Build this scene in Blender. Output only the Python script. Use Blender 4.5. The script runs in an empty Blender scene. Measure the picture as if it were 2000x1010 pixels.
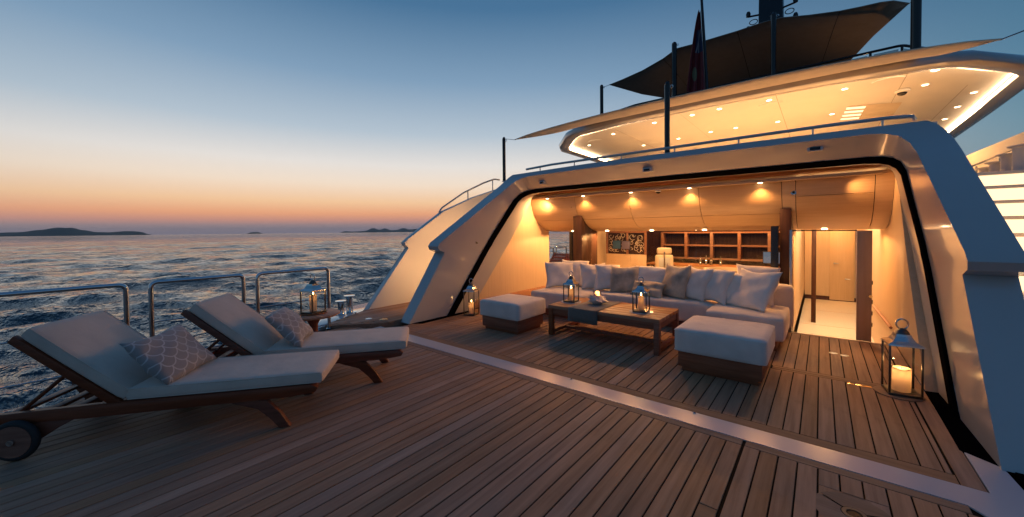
import bpy, bmesh, math, random
import numpy as np
from mathutils import Matrix, Vector
R = math.radians
random.seed(7)
SC = bpy.context.scene
COL = SC.collection

# ------------------------------------------------------------------ camera
RT = (0.7741151321774774, 0.6329558512356205, -0.01061378916494494)
UP = (-0.00614705593588249, 0.02428129585507509, 0.9996862669732539)
FW = (-0.633014988635473, 0.7738070231383206, -0.022687333572781358)
FPX, SY, CAMH = 738.4076, -37.3295, 1.5
cd = bpy.data.cameras.new('camera'); co = bpy.data.objects.new('camera', cd); COL.objects.link(co)
cd.sensor_fit = 'HORIZONTAL'; cd.sensor_width = 36.0; cd.lens = FPX / 2000 * 36.0
cd.shift_y = SY / 2000; cd.clip_start = 0.05; cd.clip_end = 90000
co.matrix_world = Matrix(((RT[0], UP[0], -FW[0], 0), (RT[1], UP[1], -FW[1], 0), (RT[2], UP[2], -FW[2], CAMH), (0, 0, 0, 1)))
SC.camera = co
SC.view_settings.view_transform = 'Standard'; SC.view_settings.look = 'None'
SC.view_settings.exposure = 0.0; SC.view_settings.gamma = 1.0; SC.view_settings.use_curve_mapping = False
SC.render.engine = 'CYCLES'
SC.cycles.use_denoising = True
SC.cycles.max_bounces = 8; SC.cycles.diffuse_bounces = 4; SC.cycles.glossy_bounces = 4
SC.cycles.transparent_max_bounces = 12; SC.cycles.sample_clamp_indirect = 6.0
SC.cycles.caustics_reflective = False; SC.cycles.caustics_refractive = False

def px(x, y, ax, v):
    """photo pixel -> point on the plane coordinate[ax] == v"""
    d = [FW[i] + RT[i] * (x - 1000) / FPX - UP[i] * (y - 505 - SY) / FPX for i in range(3)]
    o = (0, 0, CAMH); t = (v - o[ax]) / d[ax]
    return Vector((o[0] + t * d[0], o[1] + t * d[1], o[2] + t * d[2]))

def lin(c):
    return tuple(((v / 255) / 12.92 if v / 255 <= .04045 else ((v / 255 + .055) / 1.055) ** 2.4) for v in c) + (1.0,)

# ------------------------------------------------------------------ sky (dusk, the sun just set off to port)
SUN_AZ = 58.0      # degrees to the left of +Y
w = bpy.data.worlds.new('World'); SC.world = w; w.use_nodes = True
nt = w.node_tree; N = nt.nodes; LK = nt.links; N.clear()
def wn(t, **k):
    n = N.new(t)
    for a, b in k.items(): setattr(n, a, b)
    return n
tc = wn('ShaderNodeTexCoord'); nrm = wn('ShaderNodeVectorMath', operation='NORMALIZE'); LK.new(tc.outputs['Generated'], nrm.inputs[0])
sp = wn('ShaderNodeSeparateXYZ'); LK.new(nrm.outputs[0], sp.inputs[0])
asn = wn('ShaderNodeMath', operation='ARCSINE'); LK.new(sp.outputs[2], asn.inputs[0])
el = wn('ShaderNodeMath', operation='MULTIPLY', use_clamp=True); LK.new(asn.outputs[0], el.inputs[0]); el.inputs[1].default_value = 2 / math.pi
def ramp(stops):
    r = wn('ShaderNodeValToRGB'); cr = r.color_ramp
    while len(cr.elements) < len(stops): cr.elements.new(0.5)
    for e, (d, c) in zip(cr.elements, stops): e.position = d / 90; e.color = lin(c)
    LK.new(el.outputs[0], r.inputs[0]); return r
sunward = ramp([(0, (142, 132, 144)), (1.0, (160, 140, 142)), (1.7, (210, 150, 132)), (2.6, (243, 170, 126)), (4.2, (251, 204, 158)),
                (6.8, (247, 226, 204)), (9.5, (233, 227, 221)), (14, (182, 197, 210)), (21, (130, 160, 188)), (30, (74, 116, 153)), (50, (54, 90, 130)), (90, (44, 76, 116))])
away = ramp([(0, (112, 128, 142)), (4, (112, 143, 158)), (10, (92, 136, 157)), (16, (74, 121, 150)), (26, (54, 97, 131)), (42, (48, 84, 122)), (90, (44, 76, 116))])
fl = wn('ShaderNodeVectorMath', operation='MULTIPLY'); LK.new(nrm.outputs[0], fl.inputs[0]); fl.inputs[1].default_value = (1, 1, 0)
fn = wn('ShaderNodeVectorMath', operation='NORMALIZE'); LK.new(fl.outputs[0], fn.inputs[0])
dt = wn('ShaderNodeVectorMath', operation='DOT_PRODUCT'); LK.new(fn.outputs[0], dt.inputs[0])
dt.inputs[1].default_value = (-math.sin(R(SUN_AZ)), math.cos(R(SUN_AZ)), 0)
mr = wn('ShaderNodeMapRange', interpolation_type='SMOOTHSTEP'); LK.new(dt.outputs['Value'], mr.inputs[0])
mr.inputs[1].default_value = 0.15; mr.inputs[2].default_value = 1.0
mx = wn('ShaderNodeMix', data_type='RGBA'); LK.new(mr.outputs[0], mx.inputs[0]); LK.new(away.outputs[0], mx.inputs[6]); LK.new(sunward.outputs[0], mx.inputs[7])
dark = ramp([(0, (92, 110, 134)), (6, (86, 114, 142)), (18, (70, 106, 140)), (40, (54, 90, 130)), (90, (44, 76, 116))])
m2_ = wn('ShaderNodeMapRange', interpolation_type='SMOOTHSTEP'); LK.new(dt.outputs['Value'], m2_.inputs[0]); m2_.inputs[1].default_value = -.55; m2_.inputs[2].default_value = .38
mx2 = wn('ShaderNodeMix', data_type='RGBA'); LK.new(m2_.outputs[0], mx2.inputs[0]); LK.new(dark.outputs[0], mx2.inputs[6]); LK.new(mx.outputs[2], mx2.inputs[7])
bg = wn('ShaderNodeBackground'); LK.new(mx2.outputs[2], bg.inputs[0]); bg.inputs[1].default_value = 1.0
ow = wn('ShaderNodeOutputWorld'); LK.new(bg.outputs[0], ow.inputs[0])

# ------------------------------------------------------------------ materials
MATS = {}
def mat(name, col=(.5, .5, .5), rough=.5, metal=0., **k):
    m = bpy.data.materials.new(name); m.use_nodes = True
    b = m.node_tree.nodes['Principled BSDF']
    b.inputs['Base Color'].default_value = tuple(col) + (1,)
    b.inputs['Roughness'].default_value = rough; b.inputs['Metallic'].default_value = metal
    for a, v in k.items():
        b.inputs[a.replace('_', ' ')].default_value = v
    MATS[name] = m; return m
def nodes(m): return m.node_tree.nodes, m.node_tree.links, m.node_tree.nodes['Principled BSDF']
def add(n, t, **k):
    x = n.new(t)
    for a, b in k.items(): setattr(x, a, b)
    return x
def mapping(n, l, scale, coord='Object'):
    t = add(n, 'ShaderNodeTexCoord'); m = add(n, 'ShaderNodeMapping'); m.inputs['Scale'].default_value = scale
    l.new(t.outputs[coord], m.inputs[0]); return m
def noise(n, l, vec, scale, detail=4, rough=.55):
    x = add(n, 'ShaderNodeTexNoise'); x.inputs['Scale'].default_value = scale; x.inputs['Detail'].default_value = detail; x.inputs['Roughness'].default_value = rough
    l.new(vec.outputs[0], x.inputs['Vector']); return x
def mixc(n, l, fac, a, b, blend='MIX'):
    x = add(n, 'ShaderNodeMix', data_type='RGBA', blend_type=blend)
    for i, v in ((0, fac), (6, a), (7, b)):
        if hasattr(v, 'is_output'): l.new(v, x.inputs[i])
        elif i == 0: x.inputs[0].default_value = v
        else: x.inputs[i].default_value = tuple(v) + (1,) if len(v) == 3 else v
    return x
def wood(name, c1, c2, grain, rough=.45, rnd=.0, bump=.15, coord='Object', stain=0, spec=.5):
    """long-grained timber; grain = mapping scale (small along the grain); rnd = board to board spread"""
    m = mat(name, c1, rough); n, l, b = nodes(m)
    oi = add(n, 'ShaderNodeObjectInfo')
    mp = mapping(n, l, grain, coord)
    off = add(n, 'ShaderNodeVectorMath', operation='ADD'); l.new(mp.outputs[0], off.inputs[0])
    ml = add(n, 'ShaderNodeMath', operation='MULTIPLY'); l.new(oi.outputs['Random'], ml.inputs[0]); ml.inputs[1].default_value = 37.
    l.new(ml.outputs[0], off.inputs[1])
    g = noise(n, l, off, 1.0, 6, .62)
    cr = add(n, 'ShaderNodeMapRange'); l.new(g.outputs[0], cr.inputs[0]); cr.inputs[1].default_value = .32; cr.inputs[2].default_value = .68
    c = mixc(n, l, cr.outputs[0], c1, c2)
    last = c.outputs[2]
    if rnd:
        hv = add(n, 'ShaderNodeHueSaturation'); l.new(last, hv.inputs['Color'])
        v = add(n, 'ShaderNodeMapRange'); l.new(oi.outputs['Random'], v.inputs[0]); v.inputs[3].default_value = 1 - rnd; v.inputs[4].default_value = 1 + rnd
        l.new(v.outputs[0], hv.inputs['Value'])
        ms = add(n, 'ShaderNodeMath', operation='FRACT'); mm = add(n, 'ShaderNodeMath', operation='MULTIPLY'); l.new(oi.outputs['Random'], mm.inputs[0]); mm.inputs[1].default_value = 7.31; l.new(mm.outputs[0], ms.inputs[0])
        s = add(n, 'ShaderNodeMapRange'); l.new(ms.outputs[0], s.inputs[0]); s.inputs[3].default_value = .80; s.inputs[4].default_value = 1.06
        l.new(s.outputs[0], hv.inputs['Saturation']); last = hv.outputs[0]
    if stain:
        m2 = mapping(n, l, (1, 1, 1), coord); sn = noise(n, l, m2, 2.3, 5, .6)
        sr = add(n, 'ShaderNodeMapRange'); l.new(sn.outputs[0], sr.inputs[0]); sr.inputs[1].default_value = .56; sr.inputs[2].default_value = .78; sr.inputs[4].default_value = stain
        last = mixc(n, l, sr.outputs[0], last, tuple(x * .45 for x in c1)).outputs[2]
        m3 = mapping(n, l, (1, 1, 1), coord); s3 = noise(n, l, m3, .7, 3, .5)
        r3 = add(n, 'ShaderNodeMapRange'); l.new(s3.outputs[0], r3.inputs[0]); r3.inputs[3].default_value = rough - .1; r3.inputs[4].default_value = rough + .14
        l.new(r3.outputs[0], b.inputs['Roughness'])
    l.new(last, b.inputs['Base Color'])
    b.inputs['Specular IOR Level'].default_value = spec
    bp = add(n, 'ShaderNodeBump'); bp.inputs['Strength'].default_value = bump; bp.inputs['Distance'].default_value = .004
    l.new(g.outputs[0], bp.inputs['Height']); l.new(bp.outputs[0], b.inputs['Normal'])
    return m
def fabric(name, col, rough=.9, weave=900, bump=.25, blotch=.06):
    m = mat(name, col, rough); n, l, b = nodes(m)
    mp = mapping(n, l, (1, 1, 1)); a = noise(n, l, mp, weave / 6, 2); c = noise(n, l, mp, 5, 4)
    r = add(n, 'ShaderNodeMapRange'); l.new(c.outputs[0], r.inputs[0]); r.inputs[1].default_value = .3; r.inputs[2].default_value = .7
    x = mixc(n, l, r.outputs[0], tuple(v * (1 - blotch * 1.6) for v in col), tuple(min(1, v * (1 + blotch)) for v in col)); l.new(x.outputs[2], b.inputs['Base Color'])
    s = add(n, 'ShaderNodeMath', operation='ADD'); l.new(a.outputs[0], s.inputs[0]); l.new(c.outputs[0], s.inputs[1])
    bp = add(n, 'ShaderNodeBump'); bp.inputs['Strength'].default_value = bump; bp.inputs['Distance'].default_value = .006
    l.new(s.outputs[0], bp.inputs['Height']); l.new(bp.outputs[0], b.inputs['Normal'])
    w2 = noise(n, l, mapping(n, l, (1, 1, 1)), 7., 3, .5); b2 = add(n, 'ShaderNodeBump'); b2.inputs['Strength'].default_value = .45; b2.inputs['Distance'].default_value = .02
    l.new(w2.outputs[0], b2.inputs['Height']); l.new(bp.outputs[0], b2.inputs['Normal']); l.new(b2.outputs[0], b.inputs['Normal'])
    b.inputs['Sheen Weight'].default_value = .25
    return m
def emit(name, col, s):
    m = bpy.data.materials.new(name); m.use_nodes = True; n = m.node_tree.nodes; n.clear()
    e = n.new('ShaderNodeEmission'); e.inputs[0].default_value = tuple(col) + (1,); e.inputs[1].default_value = s
    o = n.new('ShaderNodeOutputMaterial'); m.node_tree.links.new(e.outputs[0], o.inputs[0]); MATS[name] = m; return m
def glass(name, tint=(1, 1, 1), refl=1.0):
    m = bpy.data.materials.new(name); m.use_nodes = True; n = m.node_tree.nodes; l = m.node_tree.links; n.clear()
    t = n.new('ShaderNodeBsdfTransparent'); t.inputs[0].default_value = tuple(tint) + (1,)
    g = n.new('ShaderNodeBsdfGlossy'); g.inputs['Roughness'].default_value = .02
    f = n.new('ShaderNodeFresnel'); f.inputs[0].default_value = 1.45
    k = n.new('ShaderNodeMath'); k.operation = 'MULTIPLY'; l.new(f.outputs[0], k.inputs[0]); k.inputs[1].default_value = refl
    x = n.new('ShaderNodeMixShader'); l.new(k.outputs[0], x.inputs[0]); l.new(t.outputs[0], x.inputs[1]); l.new(g.outputs[0], x.inputs[2])
    o = n.new('ShaderNodeOutputMaterial'); l.new(x.outputs[0], o.inputs[0]); MATS[name] = m; return m

TEAK = wood('teak_deck', (.285, .155, .090), (.445, .255, .152), (26, 1.3, 26), .62, .15, .3, stain=.45, spec=.18)
TEAKX = wood('teak_margin', (.25, .146, .088), (.345, .212, .132), (1.3, 26, 26), .62, .1, .3, stain=.35, spec=.18)
DARKW = wood('lounger_timber', (.13, .033, .015), (.225, .064, .03), (30, 2.5, 30), .45, .1, .2, spec=.3)
TABW = wood('table_timber', (.32, .125, .045), (.52, .22, .09), (2.2, 30, 30), .5, .08, .2, spec=.28)
BASEW = wood('plinth_timber', (.20, .058, .025), (.33, .11, .05), (2.5, 2.5, 30), .45, .06, .15, spec=.3)
FINW = wood('fin_timber', (.035, .012, .006), (.075, .027, .013), (22, 22, 1.6), .45, .05, .1, spec=.25)
SHELFW = wood('shelf_timber', (.24, .10, .05), (.36, .165, .085), (1.5, 20, 20), .4, .05, .1)
VENEER = wood('pale_veneer', (.52, .345, .185), (.59, .40, .225), (2.0, 40, 60), .38, .03, .03)
VENEERV = wood('pale_wall_veneer', (.56, .41, .26), (.63, .47, .31), (30, 30, 1.2), .42, .03, .03)
def paint(name, col, rough=.16, coat=.6):
    m = mat(name, col, rough); n, l, b = nodes(m)
    b.inputs['Coat Weight'].default_value = coat; b.inputs['Coat Roughness'].default_value = .05
    mp = mapping(n, l, (1, 1, 1)); a = noise(n, l, mp, 1.7, 5); c = noise(n, l, mp, .55, 2)
    x = mixc(n, l, a.outputs[0], tuple(v * .93 for v in col), tuple(min(1, v * 1.05) for v in col)); l.new(x.outputs[2], b.inputs['Base Color'])
    bp = add(n, 'ShaderNodeBump'); bp.inputs['Strength'].default_value = .08; bp.inputs['Distance'].default_value = .02
    l.new(c.outputs[0], bp.inputs['Height']); l.new(bp.outputs[0], b.inputs['Normal']); return m
WHITE = paint('gloss_white_paint', (.46, .455, .45))
SATIN = paint('satin_white_paint', (.74, .72, .68), .45, .1)
SILL = paint('sill_paint', (.47, .51, .57), .28, .35)
RUBBER = mat('black_rubber', (.003, .003, .004), .6, Specular_IOR_Level=.0)
CAULK = mat('deck_caulk', (.004, .004, .004), .8, Specular_IOR_Level=.08)
BLACK = mat('black_lacquer', (.010, .010, .012), .25)
STEEL = mat('polished_steel', (.62, .63, .64), .10, 1.0)
STEELD = mat('brushed_steel', (.48, .49, .50), .28, 1.0)
BRASS = mat('brass', (.75, .52, .25), .25, 1.0)
AGED = mat('aged_steel', (.13, .12, .11), .35, 1.0)
LGLASS = glass('lantern_glass', (.97, .98, .97), .3)
BRONZE = mat('dull_bronze', (.22, .13, .075), .5)
CREAM = fabric('cream_canvas', (.64, .54, .445))
SOFAF = fabric('sofa_linen', (.74, .65, .57))
OTTF = fabric('ottoman_linen', (.70, .63, .575))
PILW = fabric('white_linen', (.84, .76, .68), bump=.5)
PILB = fabric('beige_damask', (.56, .45, .33), .6, bump=.5, blotch=.3)
RUNF = fabric('runner_cloth', (.15, .13, .11))
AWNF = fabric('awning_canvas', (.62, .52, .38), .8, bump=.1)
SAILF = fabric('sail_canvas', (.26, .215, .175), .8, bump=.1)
LEATH = mat('cream_leather', (.62, .52, .40), .45)
WAX = mat('candle_wax', (.85, .72, .55), .5, Subsurface_Weight=.0)
WAX.node_tree.nodes['Principled BSDF'].inputs['Transmission Weight'].default_value = 0
SHELL = mat('shell', (.62, .52, .48), .45)
GLASS = glass('clear_glass', (.97, .98, .97), .6); TINT = glass('smoked_glass', (.30, .34, .36))
RUB2 = mat('tyre_rubber', (.02, .02, .02), .7)
WARM = (1.0, .46, .15)
LAMP = emit('downlight_glow', (1.0, .70, .40), 18)
COVE = emit('cove_glow', (1.0, .64, .34), 22)
RISER = emit('lit_riser', (1.0, .66, .36), 2.0)
FLAME = emit('flame', (1.0, .62, .22), 30)

# translucent wax (glows from the flame's light)
n_, l_, b_ = nodes(WAX)
tr = add(n_, 'ShaderNodeBsdfTranslucent'); tr.inputs[0].default_value = (.95, .74, .52, 1)
ms_ = add(n_, 'ShaderNodeMixShader'); ms_.inputs[0].default_value = .55
l_.new(b_.outputs[0], ms_.inputs[1]); l_.new(tr.outputs[0], ms_.inputs[2])
l_.new(ms_.outputs[0], n_['Material Output'].inputs[0])

# scallop print for the lounger cushions
def scallop():
    m = fabric('scallop_print', (.33, .30, .28), .85); n, l, b = nodes(m)
    t = add(n, 'ShaderNodeTexCoord'); s = add(n, 'ShaderNodeSeparateXYZ'); l.new(t.outputs['Object'], s.inputs[0])
    def mth(op, a, c=None):
        x = add(n, 'ShaderNodeMath', operation=op)
        for i, v in ((0, a), (1, c)):
            if v is None: continue
            if hasattr(v, 'is_output'): l.new(v, x.inputs[i])
            else: x.inputs[i].default_value = v
        return x.outputs[0]
    S = 8.5
    u = mth('MULTIPLY', s.outputs[0], S); v = mth('ADD', mth('MULTIPLY', s.outputs[1], S * 2), 40.)
    row = mth('FLOOR', v); tt = mth('SUBTRACT', v, row)
    sh = mth('MULTIPLY', mth('MODULO', row, 2.), .5)
    fx = mth('SUBTRACT', mth('FRACT', mth('ADD', mth('ADD', u, sh), 40.)), .5)
    dy = mth('MULTIPLY', mth('SUBTRACT', 1., tt), .5)
    d = mth('SQRT', mth('ADD', mth('MULTIPLY', fx, fx), mth('MULTIPLY', dy, dy)))
    ln = mth('LESS_THAN', mth('ABSOLUTE', mth('SUBTRACT', d, .485)), .034)
    old = b.inputs['Base Color'].links[0].from_socket
    x = mixc(n, l, ln, old, (.56, .53, .51)); l.new(x.outputs[2], b.inputs['Base Color'])
    return m
SCAL = scallop()

# the sea
SEA = mat('sea_water', (.022, .046, .064), .06, IOR=1.45)
n_, l_, b_ = nodes(SEA)
mp = mapping(n_, l_, (.55, 1.0, 1.0)); a = noise(n_, l_, mp, 2.6, 5, .6); c = noise(n_, l_, mp, 9.0, 3, .5)
bp = add(n_, 'ShaderNodeBump'); bp.inputs['Strength'].default_value = .8; bp.inputs['Distance'].default_value = .16; l_.new(a.outputs[0], bp.inputs['Height'])
mpb = mapping(n_, l_, (.5, 1.0, 1.0)); ab = noise(n_, l_, mpb, .32, 6, .6); b0 = add(n_, 'ShaderNodeBump'); b0.inputs['Strength'].default_value = 1.0; b0.inputs['Distance'].default_value = 1.8; l_.new(ab.outputs[0], b0.inputs['Height']); l_.new(b0.outputs[0], bp.inputs['Normal'])
b2 = add(n_, 'ShaderNodeBump'); b2.inputs['Strength'].default_value = .3; b2.inputs['Distance'].default_value = .03; l_.new(c.outputs[0], b2.inputs['Height']); l_.new(bp.outputs[0], b2.inputs['Normal'])
l_.new(b2.outputs[0], b_.inputs['Normal'])

# ------------------------------------------------------------------ builders
def link(o, parent=None, inv=False):
    COL.objects.link(o)
    if parent is not None:
        o.parent = parent
        if inv: o.matrix_parent_inverse = Matrix.LocRotScale(parent.location, parent.rotation_euler, parent.scale).inverted()
    return o
def thing(name, label, cat, loc=(0, 0, 0), rz=0, group=None):
    o = bpy.data.objects.new(name, None); o.empty_display_size = .1; o.location = loc; o.rotation_euler = (0, 0, rz)
    o['label'] = label; o['category'] = cat
    if group: o['group'] = group
    COL.objects.link(o); return o
def struct(o): o['kind'] = 'structure'; return o
def pyd(name, v, f, m, parent=None, inv=False, smooth=False, auto=None):
    me = bpy.data.meshes.new(name); me.from_pydata([tuple(p) for p in v], [], f); me.update()
    bm = bmesh.new(); bm.from_mesh(me); bmesh.ops.recalc_face_normals(bm, faces=bm.faces); bm.to_mesh(me); bm.free()
    if smooth: me.polygons.foreach_set('use_smooth', [True] * len(me.polygons))
    if auto: 
        me.polygons.foreach_set('use_smooth', [True] * len(me.polygons)); me.set_sharp_from_angle(angle=R(auto))
    me.materials.append(m)
    return link(bpy.data.objects.new(name, me), parent, inv)
def from_bm(name, bm, m, parent=None, inv=False, smooth=0):
    me = bpy.data.meshes.new(name); bmesh.ops.recalc_face_normals(bm, faces=bm.faces); bm.to_mesh(me); bm.free()
    if smooth:
        me.polygons.foreach_set('use_smooth', [True] * len(me.polygons)); me.set_sharp_from_angle(angle=R(smooth))
    me.materials.append(m)
    return link(bpy.data.objects.new(name, me), parent, inv)
def bm_box(bm, lo, hi, mtx=None):
    vs = [bm.verts.new((x, y, z)) for x in (lo[0], hi[0]) for y in (lo[1], hi[1]) for z in (lo[2], hi[2])]
    fs = [bm.faces.new([vs[i] for i in q]) for q in ((0, 1, 3, 2), (4, 6, 7, 5), (0, 4, 5, 1), (2, 3, 7, 6), (0, 2, 6, 4), (1, 5, 7, 3))]
    if mtx is not None: bmesh.ops.transform(bm, matrix=mtx, verts=vs)
    return vs
def box(name, lo, hi, m, parent=None, inv=False, bev=.004, seg=2, mtx=None):
    bm = bmesh.new(); bm_box(bm, lo, hi, mtx)
    if bev: bmesh.ops.bevel(bm, geom=bm.edges[:], offset=bev, segments=seg, profile=.5, affect='EDGES')
    return from_bm(name, bm, m, parent, inv, 40 if bev else 0)
def cyl_bm(bm, p, q, r0, r1=None, seg=16):
    r1 = r0 if r1 is None else r1
    p, q = Vector(p), Vector(q); d = (q - p); z = d.normalized()
    x = z.orthogonal().normalized(); y = z.cross(x)
    A = [bm.verts.new(p + (x * math.cos(t) + y * math.sin(t)) * r0) for t in [2 * math.pi * i / seg for i in range(seg)]]
    B = [bm.verts.new(q + (x * math.cos(t) + y * math.sin(t)) * r1) for t in [2 * math.pi * i / seg for i in range(seg)]]
    for i in range(seg): bm.faces.new((A[i], A[(i + 1) % seg], B[(i + 1) % seg], B[i]))
    bm.faces.new(A[::-1]); bm.faces.new(B)
def cyl(name, p, q, r0, m, parent=None, inv=False, r1=None, seg=16):
    bm = bmesh.new(); cyl_bm(bm, p, q, r0, r1, seg); return from_bm(name, bm, m, parent, inv, 40)
def tube_bm(bm, pts, r, seg=10, closed=False):
    pts = [Vector(p) for p in pts]; n = len(pts); rings = []
    ref = None
    for i, p in enumerate(pts):
        a = pts[(i - 1) % n] if (i or closed) else p; b = pts[(i + 1) % n] if (i < n - 1 or closed) else p
        t = (b - a).normalized()
        if ref is None: ref = t.orthogonal().normalized()
        ref = (ref - t * ref.dot(t)).normalized(); y = t.cross(ref)
        rr = r[i] if isinstance(r, (list, tuple)) else r
        rings.append([bm.verts.new(p + (ref * math.cos(k) + y * math.sin(k)) * rr) for k in [2 * math.pi * j / seg for j in range(seg)]])
    for i in range(n if closed else n - 1):
        A, B = rings[i], rings[(i + 1) % n]
        for j in range(seg): bm.faces.new((A[j], A[(j + 1) % seg], B[(j + 1) % seg], B[j]))
    if not closed: bm.faces.new(rings[0][::-1]); bm.faces.new(rings[-1])
def tube(name, pts, r, m, parent=None, inv=False, seg=10, closed=False):
    bm = bmesh.new(); tube_bm(bm, pts, r, seg, closed); return from_bm(name, bm, m, parent, inv, 50)
def round_path(pts, rad, n=6):
    """polyline with rounded inner corners"""
    pts = [Vector(p) for p in pts]; out = [pts[0]]
    for a, b, c in zip(pts, pts[1:], pts[2:]):
        u = (a - b).normalized(); v = (c - b).normalized(); p0 = b + u * rad; p1 = b + v * rad
        for i in range(n + 1):
            t = i / n; out.append(p0 * (1 - t) ** 2 + b * 2 * t * (1 - t) + p1 * t * t)
    return out + [pts[-1]]
def lathe(name, prof, m, parent=None, inv=False, loc=(0, 0, 0), seg=28):
    v, f = [], []
    for r, z in prof:
        for j in range(seg):
            t = 2 * math.pi * j / seg; v.append((loc[0] + r * math.cos(t), loc[1] + r * math.sin(t), loc[2] + z))
    for i in range(len(prof) - 1):
        for j in range(seg):
            f.append((i * seg + j, i * seg + (j + 1) % seg, (i + 1) * seg + (j + 1) % seg, (i + 1) * seg + j))
    f.append(tuple(range(seg))[::-1]); f.append(tuple((len(prof) - 1) * seg + j for j in range(seg)))
    return pyd(name, v, f, m, parent, inv, auto=35)
def prism(name, poly, lo, hi, m, parent=None, inv=False, axis=0, bev=0.):
    """polygon in the two other axes, extruded along axis"""
    def P(a, p):
        return {0: (a, p[0], p[1]), 1: (p[0], a, p[1]), 2: (p[0], p[1], a)}[axis]
    bm = bmesh.new(); A = [bm.verts.new(P(lo, p)) for p in poly]; B = [bm.verts.new(P(hi, p)) for p in poly]; k = len(poly)
    bm.faces.new(A[::-1]); bm.faces.new(B)
    for i in range(k): bm.faces.new((A[i], A[(i + 1) % k], B[(i + 1) % k], B[i]))
    if bev: bmesh.ops.bevel(bm, geom=bm.edges[:], offset=bev, segments=2, profile=.5, affect='EDGES')
    return from_bm(name, bm, m, parent, inv, 35)
def loft(name, loops, m, parent=None, inv=False, thick=0., auto=35, closed=False):
    """surface through a list of equal-length point rows"""
    k = len(loops[0]); v = [p for lp in loops for p in lp]; f = []
    for i in range(len(loops) - 1):
        for j in range(k if closed else k - 1): f.append((i * k + j, i * k + (j + 1) % k, (i + 1) * k + (j + 1) % k, (i + 1) * k + j))
    o = pyd(name, v, f, m, parent, inv, auto=auto)
    if thick:
        md = o.modifiers.new('thickness', 'SOLIDIFY'); md.thickness = thick; md.offset = 0
    return o
def pad(name, lo, hi, r, m, parent=None, inv=False, puff=.012, res=10, mtx=None):
    """upholstered slab: rounded edges and slightly domed faces"""
    bm = bmesh.new(); bm_box(bm, lo, hi)
    bmesh.ops.subdivide_edges(bm, edges=bm.edges[:], cuts=res, use_grid_fill=True)
    lo, hi = Vector(lo), Vector(hi); c = (lo + hi) / 2; h = (hi - lo) / 2
    for v in bm.verts:
        q = Vector([(v.co[i] - c[i]) for i in range(3)])
        inner = Vector([max(-h[i] + r, min(h[i] - r, q[i])) for i in range(3)])
        d = q - inner
        if d.length > 1e-7: q = inner + d.normalized() * min(r, max(d.length, r) if d.length > r * .98 else d.length)
        s = [max(0., 1 - (q[i] / h[i]) ** 2) for i in range(3)]
        for i in range(3):
            j, k = (i + 1) % 3, (i + 2) % 3
            if abs(q[i]) > h[i] - r * .3: q[i] += math.copysign(puff * (s[j] * s[k]) ** .5, q[i])
        v.co = c + q
    if mtx is not None: bmesh.ops.transform(bm, matrix=mtx, verts=bm.verts[:])
    return from_bm(name, bm, m, parent, inv, 60)
def pillow_mesh(name, w, h, t, seed=0, res=22):
    """stuffed cushion in the local XY plane with pulled-out corners and soft creases"""
    rng = random.Random(seed); ph = [rng.uniform(0, 6.28) for _ in range(8)]
    v, f = [], []; n = res
    for side in (1, -1):
        for i in range(n + 1):
            for j in range(n + 1):
                u, q = 2 * i / n - 1, 2 * j / n - 1
                k = (max(0, 1 - u * u) * max(0, 1 - q * q)) ** .42
                pin = 1 - .10 * (1 - q * q) * abs(u) ** 3; pin2 = 1 - .10 * (1 - u * u) * abs(q) ** 3
                cr = .05 * math.sin(5 * u + 3 * q + ph[0]) + .04 * math.sin(7 * q - 4 * u + ph[1]) + .05 * math.sin(9 * (u * q) + ph[2])
                x = u * w / 2 * pin; y = q * h / 2 * pin2
                y += .012 * math.sin(3 * u + ph[3]); x += .012 * math.sin(3 * q + ph[4])
                v.append((x, y, side * t / 2 * k * (1 + cr * 1.6)))
    m = (n + 1) ** 2
    for s in range(2):
        for i in range(n):
            for j in range(n):
                a = s * m + i * (n + 1) + j; q = (a, a + n + 1, a + n + 2, a + 1); f.append(q if s == 0 else q[::-1])
    me = bpy.data.meshes.new(name); me.from_pydata(v, [], f)
    bm = bmesh.new(); bm.from_mesh(me); bmesh.ops.remove_doubles(bm, verts=bm.verts[:], dist=.0005); bmesh.ops.recalc_face_normals(bm, faces=bm.faces); bm.to_mesh(me); bm.free()
    me.polygons.foreach_set('use_smooth', [True] * len(me.polygons)); return me
def lamp(name, kind, loc, power, col=WARM, size=.05, rot=(0, 0, 0), spot=None, blend=.6, sy=None):
    d = bpy.data.lights.new(name, kind); d.energy = power; d.color = col
    if kind == 'AREA':
        d.shape = 'RECTANGLE' if sy else 'SQUARE'; d.size = size
        if sy: d.size_y = sy
    else: d.shadow_soft_size = size
    if kind == 'SPOT': d.spot_size = R(spot); d.spot_blend = blend
    o = bpy.data.objects.new(name, d); o.location = loc; o.rotation_euler = rot; COL.objects.link(o); return o

XC = -2.15
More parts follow.
